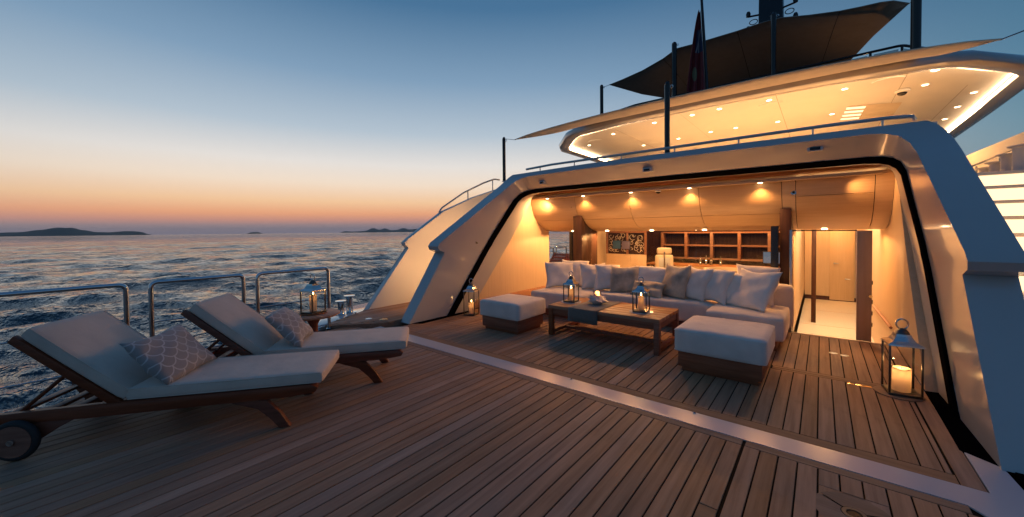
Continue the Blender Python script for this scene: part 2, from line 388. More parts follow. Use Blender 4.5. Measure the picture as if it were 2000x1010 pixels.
# ================================================================== SEA, ISLANDS
SEAZ = -1.35
def build_sea():
    rng = np.random.default_rng(3)
    az = np.concatenate([np.linspace(-12, 118, 620), np.linspace(118, 348, 60)[1:-1]])   # degrees left of +Y
    rr = np.concatenate([[.5, 3.], np.geomspace(4.5, 420, 430), np.geomspace(440, 12500, 40)])
    A, Rr = np.meshgrid(np.radians(az), rr)
    X = -np.sin(A) * Rr; Y = np.cos(A) * Rr; Z = np.zeros_like(X); DX = np.zeros_like(X); DY = np.zeros_like(X)
    cell = np.maximum(Rr * .0106, .05)
    wind = R(146)
    for i in range(150):
        lam = 10 ** rng.uniform(np.log10(.32), np.log10(14.)); k = 2 * np.pi / lam
        th = wind + rng.normal(0, .42); amp = .0066 * lam ** .62 * rng.uniform(.5, 1.2); ph = rng.uniform(0, 6.28)
        fade = np.clip((lam / cell - 2.2) / 3., 0, 1)
        arg = k * (X * np.cos(th) + Y * np.sin(th)) + ph
        Z += amp * fade * np.cos(arg); DX -= .75 * amp * fade * np.cos(th) * np.sin(arg); DY -= .75 * amp * fade * np.sin(th) * np.sin(arg)
    V = np.stack([X + DX, Y + DY, Z + SEAZ], -1).reshape(-1, 3)
    nr, na = X.shape; i, j = np.meshgrid(np.arange(nr - 1), np.arange(na), indexing='ij')
    a = i * na + j; b = i * na + (j + 1) % na; F = np.stack([a, b, b + na, a + na], -1).reshape(-1, 4)
    me = bpy.data.meshes.new('sea'); me.vertices.add(len(V)); me.vertices.foreach_set('co', V.ravel())
    me.loops.add(F.size); me.loops.foreach_set('vertex_index', F.ravel()); me.polygons.add(len(F))
    me.polygons.foreach_set('loop_start', np.arange(0, F.size, 4)); me.polygons.foreach_set('use_smooth', np.ones(len(F), bool))
    me.update(calc_edges=True); me.materials.append(SEA)
    o = bpy.data.objects.new('sea', me); COL.objects.link(o); struct(o)
    if me.polygons[1000].normal.z < 0: me.flip_normals()
build_sea()
def island(name, dist, pts, col, label):
    """ridge whose crest heights follow (pixel x, pixels above the waterline)"""
    m = mat(name + '_scrub', col, .95); n, l, b = nodes(m); mp = mapping(n, l, (1, 1, 1)); a = noise(n, l, mp, .02, 6)
    x = mixc(n, l, a.outputs[0], tuple(c * .7 for c in col), tuple(c * 1.3 for c in col)); l.new(x.outputs[2], b.inputs['Base Color'])
    rows = []; rng = random.Random(len(pts)); K = 60
    xs = [pts[0][0] + (pts[-1][0] - pts[0][0]) * i / K for i in range(K + 1)]
    for depth, f in ((-.16, 0), (-.12, .25), (-.06, .72), (-.02, .97), (0, 1), (.05, .8), (.12, .3), (.18, 0)):
        row = []
        for X in xs:
            for (a0, h0), (a1, h1) in zip(pts, pts[1:]):
                if a0 <= X <= a1: t = (X - a0) / (a1 - a0); t = t * t * (3 - 2 * t); hh = h0 + (h1 - h0) * t; break
            th = math.atan((X - 1000) / FPX); r = dist * (1 + depth) / math.cos(th)
            d = Vector((FW[0], FW[1], 0)).normalized() + Vector((RT[0], RT[1], 0)).normalized() * (X - 1000) / FPX
            p = d * dist * (1 + depth)
            row.append((p.x, p.y, SEAZ - .3 + hh / FPX * dist * f * (1 + rng.uniform(-.04, .04))))
        rows.append(row)
    o = loft(name, rows, m, auto=60); struct(o); o['label'] = label
island('island', 4200, [(-260, 0), (-120, 5), (0, 7.5), (40, 8), (80, 12), (112, 16), (140, 15.5), (165, 10.5), (190, 6.5), (215, 6), (245, 8), (270, 7), (297, .2)], (.045, .055, .035), 'long dark low island with one rounded hill')
island('island', 5200, [(480, 0), (492, 3), (503, 3.2), (516, 0)], (.05, .055, .04), 'tiny flat islet on the horizon')
island('island', 8200, [(662, 0), (675, 3), (690, 2), (712, 3), (730, 8.5), (742, 5), (752, 7.6), (765, 4), (776, 4.5), (788, 8), (800, 5), (812, 6), (840, 2), (860, 0)], (.055, .06, .045), 'distant hazy row of peaked islands')

# ================================================================== DECKS
def plank(name, lo, hi, m, parent, cache={}):
    key = (round(hi[0] - lo[0], 4), round(hi[1] - lo[1], 4), m.name)
    if key not in cache:
        bm = bmesh.new(); bm_box(bm, (0, 0, -.022), (key[0], key[1], 0))
        bmesh.ops.bevel(bm, geom=[e for e in bm.edges if all(v.co.z > -.01 for v in e.verts)], offset=.0018, segments=1, affect='EDGES')
        me = bpy.data.meshes.new(name); bmesh.ops.recalc_face_normals(bm, faces=bm.faces); bm.to_mesh(me); bm.free(); me.materials.append(m); cache[key] = me
    o = bpy.data.objects.new(name, cache[key]); COL.objects.link(o); o.location = (lo[0], lo[1], hi[2]); o.parent = parent; return o
PITCH, GAP = .1010, .0088
def edge_y(x): return -5.0 if x > -5.26 else .55 + (-5.26 - x) / .72 * 1.75
deck = struct(prism('stern_deck', [(-5.26, -5.0), (-5.26, .55), (-5.98, 2.30), (-5.98, 3.085), (1.9, 3.085), (1.9, -5.0)], -.40, -.007, CAULK, axis=2))
k0 = -0.613
xs = [k0 + PITCH * i for i in range(-53, 25)]
for i, x in enumerate(xs):
    if x < -5.95 or x > 1.75: continue
    if -.72 < x < -.60: pass
    y1 = 2.998
    if abs(x + .411) < .06: x0 = x + GAP / 2 + .006
    else: x0 = x + GAP / 2
    x1 = x + PITCH - GAP / 2
    if abs(x + PITCH + .411) < .06: x1 -= .004
    if abs(x + .512) < .02:                                    # board beside the hatch joint: mitred cross piece
        plank('plank', (x0, -5, 0), (x1, 1.86, 0), TEAK, deck); plank('plank', (x0, 1.868, 0), (x1, 2.215, 0), TEAKX, deck); plank('plank', (x0, 2.222, 0), (x1, y1, 0), TEAK, deck)
    elif -.02 < x + .05 < .29 and x < .24:
        plank('plank', (x0, -5, 0), (x1, 2.45, 0), TEAK, deck); plank('plank', (x0, 2.81, 0), (x1, y1, 0), TEAK, deck)
    else: plank('plank', (x0, edge_y(x0), 0), (x1, y1, 0), TEAK, deck)
plank('margin_board', (-5.95, 3.004, 0), (-.42, 3.078, 0), TEAKX, deck)
plank('margin_board', (-.40, 3.004, 0), (.62, 3.078, 0), TEAKX, deck)
# round deck socket let into the boards of the hatch
def ring_patch(cx, cy, r, parent, hole=.034, n=3, w=1.0):
    for q in range(n):
        a0 = 2 * math.pi * q / n + .45; a1 = a0 + 2 * math.pi / n; v = []; S = 14
        for ra in (hole + .022, r):
            for i in range(S + 1):
                t = a0 + .035 * .15 / ra + (a1 - a0 - .07 * .15 / ra) * i / S; v.append((cx + ra * math.cos(t), cy + ra * math.sin(t), -.0005))
        pyd('ring_board', v, [(i, i + 1, S + 2 + i, S + 1 + i) for i in range(S)], TEAKX, parent)
    lathe('socket_ring', [(hole, -.006), (hole, .001), (hole + .018, .001), (hole + .02, -.006)], BRONZE, parent, loc=(cx, cy, 0))
    lathe('socket_cap', [(hole - .003, -.006), (hole - .004, -.002), (0, -.002)], BLACK, parent, loc=(cx, cy, 0))
box('board_infill', (-.004, 2.452, -.02), (.292, 2.808, -.0045), CAULK, deck, bev=0)
ring_patch(.144, 2.63, .172, deck)
# gaps filled around the round patch
for sx in (0, 1):
    for sy in (0, 1):
        v = []; S = 10; X0 = -.002 if sx == 0 else .290; Y0 = 2.453 if sy == 0 else 2.807
        for i in range(S + 1):
            t = (math.pi if sx == 0 else 0) + (1 if (sx == 0) == (sy == 0) else -1) * (math.pi / 2) * i / S
            v.append((.144 + .179 * math.cos(t) * .82, 2.63 + .179 * math.sin(t), -.0008))
        v.append((.144, Y0, -.0008)); v.append((X0, Y0, -.0008)); v.append((X0, 2.63, -.0008))
        pyd('corner_board', v, [tuple(range(len(v)))], TEAK, deck)
# white sill between the two decks, with its return on the starboard side
sill = prism('threshold', [(-5.42, 3.085), (-5.42, 3.30), (.742, 3.30), (.742, 3.80), (.875, 3.78), (.905, 3.3), (.91, 1.2), (.74, 1.2), (.74, 2.85), (.70, 2.99), (.62, 3.085)], -.30, .002, SILL, axis=2)
struct(sill)
for p in (1116, 1372):
    q = px(p, 742 if p == 1116 else 786, 2, 0)
    lathe('stud', [(.011, 0), (.010, .008), (.004, .012), (.0, .0125)], STEEL, sill, loc=(q.x, 3.275, .002), seg=12)
# inner deck
deck2 = struct(box('saloon_deck', (-5.24, 3.302, -.40), (.741, 6.745, -.007), CAULK, bev=0))
xs = [-.012 + PITCH * i for i in range(-51, 7)]
for x in xs:
    x0, x1 = x + GAP / 2, x + PITCH - GAP / 2
    if x < -5.2: x0 = -5.235
    if x > .55: x1 = .632 - GAP
    if x1 - x0 < .02: continue
    if x > -.45:
        plank('plank', (x0, 3.424, 0), (x1, 4.855, 0), TEAK, deck2); plank('plank', (x0, 4.985, 0), (x1, 6.66, 0), TEAK, deck2)
    else: plank('plank', (x0, 3.424, 0), (x1, 6.66, 0), TEAK, deck2)
plank('margin_board', (-5.235, 3.308, 0), (.632, 3.417, 0), TEAKX, deck2)
plank('margin_board', (-5.235, 6.667, 0), (.736, 6.74, 0), TEAKX, deck2)
plank('margin_board', (.639, 3.308, 0), (.736, 6.66, 0), TEAK, deck2)
plank('cross_board', (-.40, 4.862, 0), (.632, 4.914, 0), TEAKX, deck2); plank('cross_board', (-.40, 4.921, 0), (.632, 4.978, 0), TEAKX, deck2)
for x, wd in ((.205, .045), (.262, .11), (.385, .045)):
    box('hinge_plate', (x, 4.80, -.004), (x + wd, 4.852, .003), BRASS, deck2, bev=.001)
for x, y in ((.12, 5.88), (.22, 5.84)): lathe('deck_socket', [(.0, .0), (.028, .0), (.030, .004), (.040, .004), (.042, -.002)], STEELD, deck2, loc=(x, y, .001), seg=18)
# port side platform, teak, stepping up beside the frame
plat = struct(prism('side_platform', [(-6.10, 2.74), (-6.62, 3.72), (-6.62, 5.3), (-5.40, 5.3), (-5.40, 3.55), (-5.46, 3.34), (-5.96, 2.74)], -.4, .0435, TEAKX, axis=2))
for i, x in enumerate([-6.60 + .1205 * j for j in range(10)]):
    y0 = max(2.77, 3.70 - (x + 6.62) * 1.86) if x < -6.05 else 2.78 + max(0, x + .113 + 5.96) * 1.2
    plank('plank', (x, y0, .05), (x + .113, 5.28, .05), TEAK, plat)
lathe('deck_filler', [(.0, .006), (.05, .006), (.056, .0)], STEELD, plat, loc=(-5.86, 3.35, .051)); lathe('deck_filler', [(.0, .006), (.06, .006), (.066, .0)], BRASS, plat, loc=(-5.62, 3.48, .051))
plat2 = struct(box('side_platform', (1.118, 3.657, -.4), (2.32, 5.3, .028), CAULK, bev=0))
for j in range(9): plank('plank', (1.18 + .1255 * j, 3.66, .05), (1.18 + .1255 * j + .118, 5.28, .05), TEAK, plat2)
plat3 = struct(box('side_platform', (.915, 1.2, -.4), (2.45, 3.655, .012), RUBBER, bev=0))
plank('margin_board', (.965, 3.50, .032), (2.4, 3.585, .032), TEAKX, plat3)
for j in range(12): plank('plank', (.965 + .12 * j, 1.25, .032), (.965 + .12 * j + .113, 3.493, .032), TEAK, plat3)

# ================================================================== YACHT SHELL
yacht = thing('yacht', 'white motor yacht stern with open lit lounge and overhanging upper deck', 'yacht', (XC, 3.7, 0))
Ah = [(3.015, 3.66, .003), (2.985, 4.40, 1.13), (2.985, 4.275, 1.175), (2.98, 4.245, 1.24), (2.975, 4.29, 1.305), (2.94, 5.9, 2.29), (2.91, 6.12, 2.44), (2.84, 6.25, 2.55), (2.73, 6.33, 2.61), (2.58, 6.37, 2.635), (1.3, 6.39, 2.65)]
Bh = [(3.265, 3.66, .003), (3.25, 4.40, 1.13), (3.25, 4.275, 1.175), (3.25, 4.245, 1.24), (3.25, 4.29, 1.305), (3.25, 5.9, 2.29), (3.24, 6.17, 2.46), (3.205, 6.30, 2.57), (3.16, 6.39, 2.66), (3.09, 6.45, 2.725), (1.3, 6.47, 2.755)]
Sh = [(2.995, 4.45, .003), (2.965, 5.34, 1.11), (2.963, 5.38, 1.155), (2.96, 5.44, 1.22), (2.957, 5.5, 1.30), (2.90, 6.22, 2.14), (2.87, 6.38, 2.27), (2.82, 6.50, 2.335), (2.74, 6.58, 2.37), (2.6, 6.63, 2.39), (1.3, 6.66, 2.40)]
Jh = [(2.975, 5.0, .003), (2.945, 6.0, 1.11), (2.943, 6.04, 1.155), (2.94, 6.1, 1.22), (2.937, 6.17, 1.30), (2.88, 6.78, 2.08), (2.855, 6.82, 2.20), (2.81, 6.83, 2.265), (2.73, 6.83, 2.30), (2.6, 6.83, 2.322), (1.3, 6.83, 2.335)]
def sym(h): return [(XC - a, y, z) for a, y, z in h] + [(XC, h[-1][1] + .003, h[-1][2] + .004)] + [(XC + a, y, z) for a, y, z in h[::-1]]
def off(h, da, dy, dz): return [(a + da, y + dy, z + dz) for a, y, z in h]
A_, B_, S_, J_ = map(sym, (Ah, Bh, Sh, Jh))
def lerp(P, Q, t): return [tuple(p[i] + (q[i] - p[i]) * t for i in range(3)) for p, q in zip(P, Q)]
# outboard faces run forward
Oh = [(3.27, max(y + .55, 5.0) if z < 1 else y + .6, z) for a, y, z in Bh[:-1]] + [(1.3, 7.2, 2.765)]
Ob = [(3.28, 8.6, min(z, 2.2)) for a, y, z in Bh[:-1]] + [(1.3, 8.6, 2.2)]
frame = loft('transom_frame', [lerp(A_, S_, .985), lerp(A_, S_, .5), lerp(A_, S_, .012), A_, lerp(A_, B_, .05), lerp(A_, B_, .5), lerp(A_, B_, .93), B_, sym(off(Bh, .004, .03, .004)), sym(Oh)], WHITE, yacht, True, auto=28)
seal = loft('door_seal', [S_, sym([(a - .025, y - .012, z - .012 if z > 1.3 else z) for a, y, z in Sh]), sym([(a - .03, y + .14 - .05 * (z > 2.2), z - .07 if z > 2.2 else z - .03 if z > 1.9 else z) for a, y, z in Sh]), sym([(a - .002, y + .15, z - .02 if z > 1.9 else z) for a, y, z in Sh])], RUBBER, yacht, True, auto=50)
S2 = sym([(a, y + .14 - .01 * (z > 2.2), z - .03 * (z > 2.2)) for a, y, z in Sh])
loft('door_jamb', [S2, lerp(S2, J_, .96), J_, sym([(a + .03, y + .025, z + .01) for a, y, z in Jh])], WHITE, yacht, True, auto=30)
for s in (-1, 1):      # outboard cheeks of the frame, forward to the upper deck
    end = ((13, 2.74), (13, 1.5), (7.82, 1.5), (7.82, 0)) if s < 0 else ((13, 2.74), (13, 0))
    prism('hull_cheek', [(4.2, .0), (4.95, 1.13), (4.85, 1.3), (6.6, 2.33), (7.0, 2.6), (7.3, 2.74)] + list(end), *sorted((XC + s * 3.13, XC + s * 3.272)), WHITE, yacht, True)
for s in (-1, 1):
    prism('gutter', [(XC + s * 2.875, 3.82), (XC + s * 3.02, 3.70), (XC + s * 3.0, 4.6), (XC + s * 2.985, 5.03), (XC + s * 2.89, 5.0)], -.02, .0045, RUBBER, yacht, True, axis=2)
# small vents, catches and a lens set in the frame
for p in ((1265, 332, .16), (1592, 291, .17), (1060, 357, .12)):
    q = px(p[0], p[1], 1, 6.50)
    v = box('vent', (q.x - p[2] / 2, 6.455, q.z - .035), (q.x + p[2] / 2, 6.60, q.z + .035), SILL, yacht, True, bev=.012)
    box('vent_opening', (q.x - p[2] * .32, 6.448, q.z - .02), (q.x + p[2] * .32, 6.46, q.z + .018), BLACK, v, bev=.004)
for x in (1062, 1268, 1600):
    q = px(x, 371 if x < 1100 else 352 if x < 1300 else 318, 1, 6.80); box('catch', (q.x - .06, 6.77, q.z - .012), (q.x + .06, 6.83, q.z + .022), FINW, yacht, True, bev=.003)
for s, yy, zz in ((-1, 5.18, 1.33), (1, 5.28, 1.33)):
    box('latch_pocket', (XC + s * 2.972 - .01, yy - .03, zz - .07), (XC + s * 2.972 + .01, yy + .04, zz + .07), BLACK, yacht, True, bev=.004, mtx=None)
# upper deck edge rail
rp = [px(1028, 331, 1, 6.8)] + [Vector((XC + t, 6.80, 2.90)) for t in (-2.3, -1.2, 0, 1.2, 2.2)] + [px(1740, 230, 1, 6.8), px(1782, 227, 1, 6.8), px(1786, 233, 1, 7.0)]
rail = tube('upper_deck_rail', rp, .024, STEELD, yacht, True)
for x in (-4.75, -3.9, -2.9, -1.95, -1.0, -.1, .6):
    cyl('stanchion', (x, 6.80, 2.78), (x, 6.80, 2.90), .012, STEELD, rail)
box('upper_deck', (XC - 3.22, 6.75, 2.50), (XC + 3.22, 22, 2.755), SATIN, yacht, True, bev=.01)
# stairs each side, behind the frame, with lit risers
for s in (-1, 1):
    xa, xb = sorted((XC + s * 3.28, XC + s * 4.42))
    for i in range(11):
        y0 = 5.25 + .25 * i; z0 = .05 + .195 * i
        st = box('stair_tread', (xa, y0 - .03, z0 + .155), (xb, y0 + .28, z0 + .195), SATIN, yacht, True, bev=.008)
        box('stair_riser', (xa, y0 + .015, z0 + .0), (xb, y0 + .03, z0 + .154), RISER, yacht, True, bev=0)
    box('stair_landing', (xa, 8.0, 1.95), (xb, 12.5 if s > 0 else 8.6, 2.19), SATIN, yacht, True, bev=.01)
    sl = box('step_light', (XC + s * 3.276 - .004, 4.55, .30), (XC + s * 3.276 + .004, 4.95, .42), RISER, yacht, True, bev=0)
    for yy, zz in ((4.95, .75), (5.9, 1.6)): box('step_light', (XC + s * 3.276 - .004, yy - .3, zz - .06), (XC + s * 3.276 + .004, yy + .3, zz + .06), RISER, yacht, True, bev=0)
    lamp('step_lamp', 'AREA', (XC + s * 3.31, 4.95, .75), 10, size=.5, sy=.9, rot=(0, R(90) * -s, 0))
    lamp('step_lamp', 'AREA', (XC + s * 3.31, 5.9, 1.6), 9, size=.5, sy=.9, rot=(0, R(90) * -s, 0))
# bulwark wings outboard of the stairs
wing = [(3.70, .0), (4.70, 1.17), (4.60, 1.22), (4.58, 1.29), (4.68, 1.36), (5.62, 1.955), (6.6, 2.33), (7.5, 2.60), (8.8, 2.86), (12.5, 2.95), (12.5, -.9), (3.9, -.9)]
for s in (-1, 1):
    x0, x1 = sorted((XC + s * 4.43, XC + s * 4.56))
    prism('bulwark_wing', wing if s > 0 else wing[:8] + [(8.3, 2.74), (8.3, -.9), (3.9, -.9)], x0, x1, SATIN, yacht, True, bev=.015)
    pts = [Vector((XC + s * 4.495, y, z)) for y, z in ((5.55, 1.93), (5.62, 2.03), (6.3, 2.42), (7.0, 2.72), (7.42, 2.86), (7.62, 2.86))]
    hr = tube('wing_rail', round_path(pts, .05, 4), .02, STEELD, yacht, True)
    for yy, za, zb in ((6.45, 2.27, 2.50), (7.35, 2.55, 2.84)):
        cyl('stanchion', (XC + s * 4.495, yy, za), (XC + s * 4.495, yy, zb), .014, STEELD, hr)
    # capping along the hull with the mooring bollards
    prism('hull_cap', [(XC + s * 3.95, 2.65), (XC + s * 4.47, 3.62), (XC + s * 4.47, 5.0), (XC + s * 5.6, 5.0), (XC + s * 5.2, 3.3), (XC + s * 4.0, 2.55)], -.9, -.01, WHITE, yacht, True, axis=2, bev=.05)
    prism('hull_side', [(XC + s * 3.19, -5.2), (XC + s * 3.19, .52), (XC + s * 3.93, 2.28), (XC + s * 3.93, 2.66), (XC + s * 2.9, 2.66), (XC + s * 2.9, -5.2)], -1.8, -.03, WHITE, yacht, True, axis=2, bev=.012)
# ------------------------------------------------------------------ overhang above the upper deck
half = [(5.40, 26), (5.33, 16), (5.25, 12.5), (5.0, 12.05), (4.1, 11.0), (3.8, 10.82), (2.2, 10.52), (0, 10.42)]
path = [(XC - a, y) for a, y in half] + [(XC + a, y) for a, y in half[-2::-1]]
def outward(i):
    a = Vector(path[max(i - 1, 0)]); b = Vector(path[min(i + 1, len(path) - 1)]); t = (b - a).normalized()
    return Vector((-t.y, t.x)) * -1
def swept(prof):
    rows = []
    for d, z in prof:
        row = []
        for i, p in enumerate(path):
            n = outward(i)
            if n.y > .3: n = -n
            c = Vector((XC, 16)); 
            if (Vector(p) - c).dot(n) < 0: n = -n
            row.append((p[0] + n.x * d, p[1] + n.y * d, z))
        rows.append(row)
    return rows
over = thing('deck_overhang', 'curved upper deck overhang with bright cove lighting and round ceiling lights', 'canopy', (XC, 12, 4.5))
loft('fascia', swept([(-.02, 4.63), (-.02, 4.525), (.02, 4.50), (.27, 4.49), (.33, 4.52), (.355, 4.60), (.33, 4.67), (.26, 4.73), (-.6, 4.79)]), WHITE, over, True, auto=40)
pyd('soffit', [(p[0], p[1], 4.635) for p in path], [tuple(range(len(path)))], SATIN, over, True)
pyd('sun_deck', [(p[0], p[1], 4.77) for p in path], [tuple(range(len(path)))], TEAK, over, True)
loft('cove_strip', swept([(-.035, 4.54), (-.035, 4.60)]), COVE, over, True)
for a, b in (((-.85, 10.7), (-.95, 20)), ((1.35, 11.2), (1.2, 20)), ((2.5, 13), (1.9, 20)), ((-5.0, 11.2), (-4.6, 20)), ((-3.0, 10.7), (-3.0, 20))):
    box('soffit_seam', (min(a[0], b[0]) if a[0] == b[0] else a[0] - .004, a[1], 4.6335), (a[0] + .004, b[1], 4.6345), mat('seam', (.2, .14, .08), .6) if 'seam' not in MATS else MATS['seam'], over, True, bev=0)
for p in ((1278, 240), (1352, 225), (1405, 213), (1502, 196), (1650, 174), (1807, 166), (1198, 262), (1151, 284), (1325, 271), (1257, 284), (1388, 258), (1437, 250), (1519, 238), (1625, 223), (1902, 181), (1870, 209), (1845, 233)):
    q = px(p[0], p[1], 2, 4.62)
    lathe('downlight', [(0, 0), (.052, 0), (.052, .012)], LAMP, over, True, loc=(q.x, q.y, 4.62), seg=18)
    lathe('downlight_ring', [(.053, .004), (.055, -.006), (.074, -.006), (.078, .012)], SATIN, over, True, loc=(q.x, q.y, 4.623), seg=18)
for i, (x, y) in enumerate(((-5.6, 13.2), (-3.8, 12.2), (-2.0, 12.2), (-.2, 12.2), (1.4, 13.2), (-4.5, 16.5), (-2.1, 16.5), (.2, 16.5))):
    lamp('deck_spot', 'SPOT', (x, y, 4.55), 300, spot=140, blend=.8, size=.06)
q = px(1762, 177, 2, 4.62)
cam_ = thing('dome_camera', 'white dome security camera under the upper deck ceiling', 'camera', (q.x, q.y, 4.62))
lathe('housing', [(.12, .012), (.135, -.005), (.13, -.035), (.10, -.05)], SATIN, cam_); lathe('dome', [(.088, -.045), (.082, -.075), (.055, -.105), (.0, -.118)], BLACK, cam_)
for p0, p1 in ((1715, 1755), (1495, 1520), (1155, 1178)):
    q = px((p0 + p1) / 2, {1715: 160, 1495: 206, 1155: 277}[p0], 2, 4.62)
    tube('speaker_grille', [(q.x + .28 * math.cos(t), q.y + .28 * math.sin(t), 4.628) for t in [R(200 + 14 * i) for i in range(10)]], .012, SATIN, over, True, seg=6)
# stair well cut into the soffit: bright treads and a dark liner
well = [px(*p, 2, 4.626) for p in ((1655, 208), (1762, 200), (1742, 228), (1640, 236))]
pyd('stairwell_liner', [(p.x, p.y, 4.628) for p in well], [(0, 1, 2, 3)], AWNF, over, True)
for i in range(4):
    a = well[0].lerp(well[3], i / 4 + .06); b = well[1].lerp(well[2], i / 4 + .06); a2 = well[0].lerp(well[3], i / 4 + .2); b2 = well[1].lerp(well[2], i / 4 + .2)
    e, e2 = a.lerp(b, .36), a2.lerp(b2, .36)
    pyd('lit_tread', [(a.x, a.y, 4.622), (e.x, e.y, 4.622), (e2.x, e2.y, 4.622), (a2.x, a2.y, 4.622)], [(0, 1, 2, 3)], RISER, over, True)
# doors and lounge of the upper deck, mostly hidden: a lit saloon front
box('upper_saloon_wall', (XC - 4.6, 20, 2.77), (XC + 4.6, 20.3, 4.63), SATIN, over, True, bev=0)

# ------------------------------------------------------------------ awning, posts, sun deck gear
awn = thing('awning', 'large cream canvas awning stretched from the overhang towards black posts', 'awning', (XC, 9, 4.2))
rows = []; NU = 36
for j in range(9):
    t = j / 8; row = []
    for i in range(NU + 1):
        u = -1 + 2 * i / NU; c = 1 - u * u
        a = Vector((XC + 3.86 * u, 7.50 + 1.55 * c ** .9, 3.80 + .70 * c ** .8)); f = Vector((XC + 3.55 * u, 10.30 + .12 * abs(u) ** 2, 4.70))
        p = a.lerp(f, t); p.z -= .05 * math.sin(math.pi * t) * c + .05 * math.sin(math.pi * t); p.x -= .12 * u * math.sin(math.pi * t)
        row.append(tuple(p))
    rows.append(row)
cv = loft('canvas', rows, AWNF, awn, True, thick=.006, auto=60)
tube('edge_hem', rows[0], .012, AWNF, awn, True, seg=6)
def post(p, y, zt, zb, r, label):
    t = thing('awning_post', label, 'post', (p, y, zb))
    bm = bmesh.new(); cyl_bm(bm, (0, 0, 0), (0, 0, zt - zb - .05), r, r, 16); cyl_bm(bm, (0, 0, zt - zb - .05), (.3 * r, 0, zt - zb), r, r * .55, 16); from_bm('shaft', bm, BLACK, t, smooth=40)
    lathe('foot_plate', [(r * 1.5, .0), (r * 1.5, .012), (r * 1.05, .02)], STEELD, t)
    tube('eye', [(r + .03 + .025 * math.cos(a), 0, zt - zb - .10 + .025 * math.sin(a)) for a in [2 * math.pi * i / 10 for i in range(10)]], .007, STEEL, t, seg=6, closed=True)
    return t
q = px(984, 268, 1, 7.45); post(q.x, 7.45, q.z, 2.765, .042, 'black awning post left of the cream awning tip'); LP = q.copy()
q = px(1303, 160, 1, 7.15); post(q.x, 7.15, q.z, 2.765, .048, 'thick black awning post behind the middle of the deck rail')
q = px(1175, 166, 1, 12.0); post(q.x, 12.0, q.z, 4.775, .058, 'black post at left end of the sun deck sail'); P2 = q.copy()
q = px(1317, 83, 1, 12.4); post(q.x, 12.4, q.z, 4.775, .075, 'tall black post left of the hanging flag')
q = px(1511, 25, 1, 12.2); post(q.x, 12.2, q.z, 4.775, .06, 'slim black post standing before the radar mast')
q = px(1790, -30, 1, 12.0); post(q.x, 12.0, q.z, 4.775, .085, 'black post at right end of the sun deck sail'); P3 = q.copy()
tip = Vector(rows[0][0]); tube('tension_line', [tip, (LP.x + .04, LP.y, LP.z - .05)], .006, STEEL, awn, True, seg=6)
tip = Vector(rows[0][-1]); tube('tension_line', [tip, tip + Vector((.5, -.1, .12))], .008, STEEL, awn, True, seg=6)
post(tip.x + .5, tip.y - .1, tip.z + .22, 2.2, .042, 'black awning post beyond the right edge')
sail = thing('shade_sail', 'dark brown shade sail rigged over the sun deck', 'sail', (XC, 13, 6.5))
top = [(1190, 166), (1215, 156), (1255, 138), (1295, 115), (1322, 95), (1360, 85), (1400, 73), (1440, 61), (1490, 44), (1525, 35), (1580, 30), (1640, 22), (1680, 14), (1720, 5), (1745, 2), (1776, 7)]
tp = [px(x, y, 1, 12.1 + .5 * math.sin(math.pi * i / 15)) for i, (x, y) in enumerate(top)]
rows = []
for j in range(9):
    t = j / 8; row = []
    for i, p in enumerate(tp):
        u = -1 + 2 * i / 15; c = max(0, 1 - abs(u) ** 1.5)
        f = Vector((p.x + .35 * (XC - p.x) * c, p.y + 6.5 * c, p.z + (5.9 - p.z) * c ** .7))
        q = p.lerp(f, t); q.z += .10 * math.sin(math.pi * t) * c; row.append(tuple(q))
    rows.append(row)
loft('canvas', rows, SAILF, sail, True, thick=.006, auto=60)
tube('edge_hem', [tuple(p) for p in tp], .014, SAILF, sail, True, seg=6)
tube('tension_line', [tuple(tp[0]), (P2.x, 12.0, P2.z - .1)], .008, STEEL, sail, True, seg=6); tube('tension_line', [tuple(tp[-1]), (P3.x, 12.0, tp[-1].z + .1)], .008, STEEL, sail, True, seg=6)
for i in (3, 7, 11):
    tube('seam', [rows[j][i] for j in range(9)], .008, BLACK, sail, True, seg=5)
rl = thing('sun_deck_railing', 'sun deck railing with dark handrail and smoked glass panels', 'railing', (XC, 12.9, 4.775))
rp = [px(1195, 222, 1, 13.2)] + [px(x, y, 1, 12.9) for x, y in ((1240, 207), (1300, 193), (1400, 170), (1500, 147), (1600, 125), (1700, 102), (1762, 87))] + [px(1800, 88, 1, 13.4), px(1890, 104, 1, 14.6)]
for p in rp: p.z = 5.80
tube('handrail', round_path(rp, .1, 3), .032, BLACK, rl, True, seg=8)
for i, p in enumerate(rp): cyl('stanchion', (p.x, p.y, 4.775), (p.x, p.y, 5.79), .026, BLACK, rl, True, seg=8)
for a, b in zip(rp, rp[1:]):
    d = (b - a).normalized() * .06
    pyd('glass_panel', [(a.x + d.x, a.y + d.y, 4.85), (b.x - d.x, b.y - d.y, 4.85), (b.x - d.x, b.y - d.y, 5.73), (a.x + d.x, a.y + d.y, 5.73)], [(0, 1, 2, 3)], TINT, rl, True)
mq = px(1506, 60, 1, 17.0)
mast = thing('radar_mast', 'black radar mast with horns and aerials above the sun deck', 'mast', (mq.x, 17, 4.775))
prism('mast_body', [(-.42, 0), (.42, 0), (.36, 5.5), (-.36, 5.5)], -.25, .35, BLACK, mast, axis=1, bev=.04)
for s in (-1, 1):
    for z in (3.6, 4.15, 4.7):
        cyl('bracket', (s * .36, 0, z), (s * .72, 0, z + .05), .035, BLACK, mast, seg=8)
        lathe('nav_light', [(.0, .0), (.07, .02), (.08, .12), (.05, .2), (.0, .22)], BLACK, mast, loc=(s * .72, 0, z + .03), seg=12)
        tube('guard_loop', [(s * (.55 + .13 * math.cos(a)), 0, z - .2 + .09 * math.sin(a)) for a in [2 * math.pi * i / 14 for i in range(14)]], .016, BLACK, mast, seg=5, closed=True)
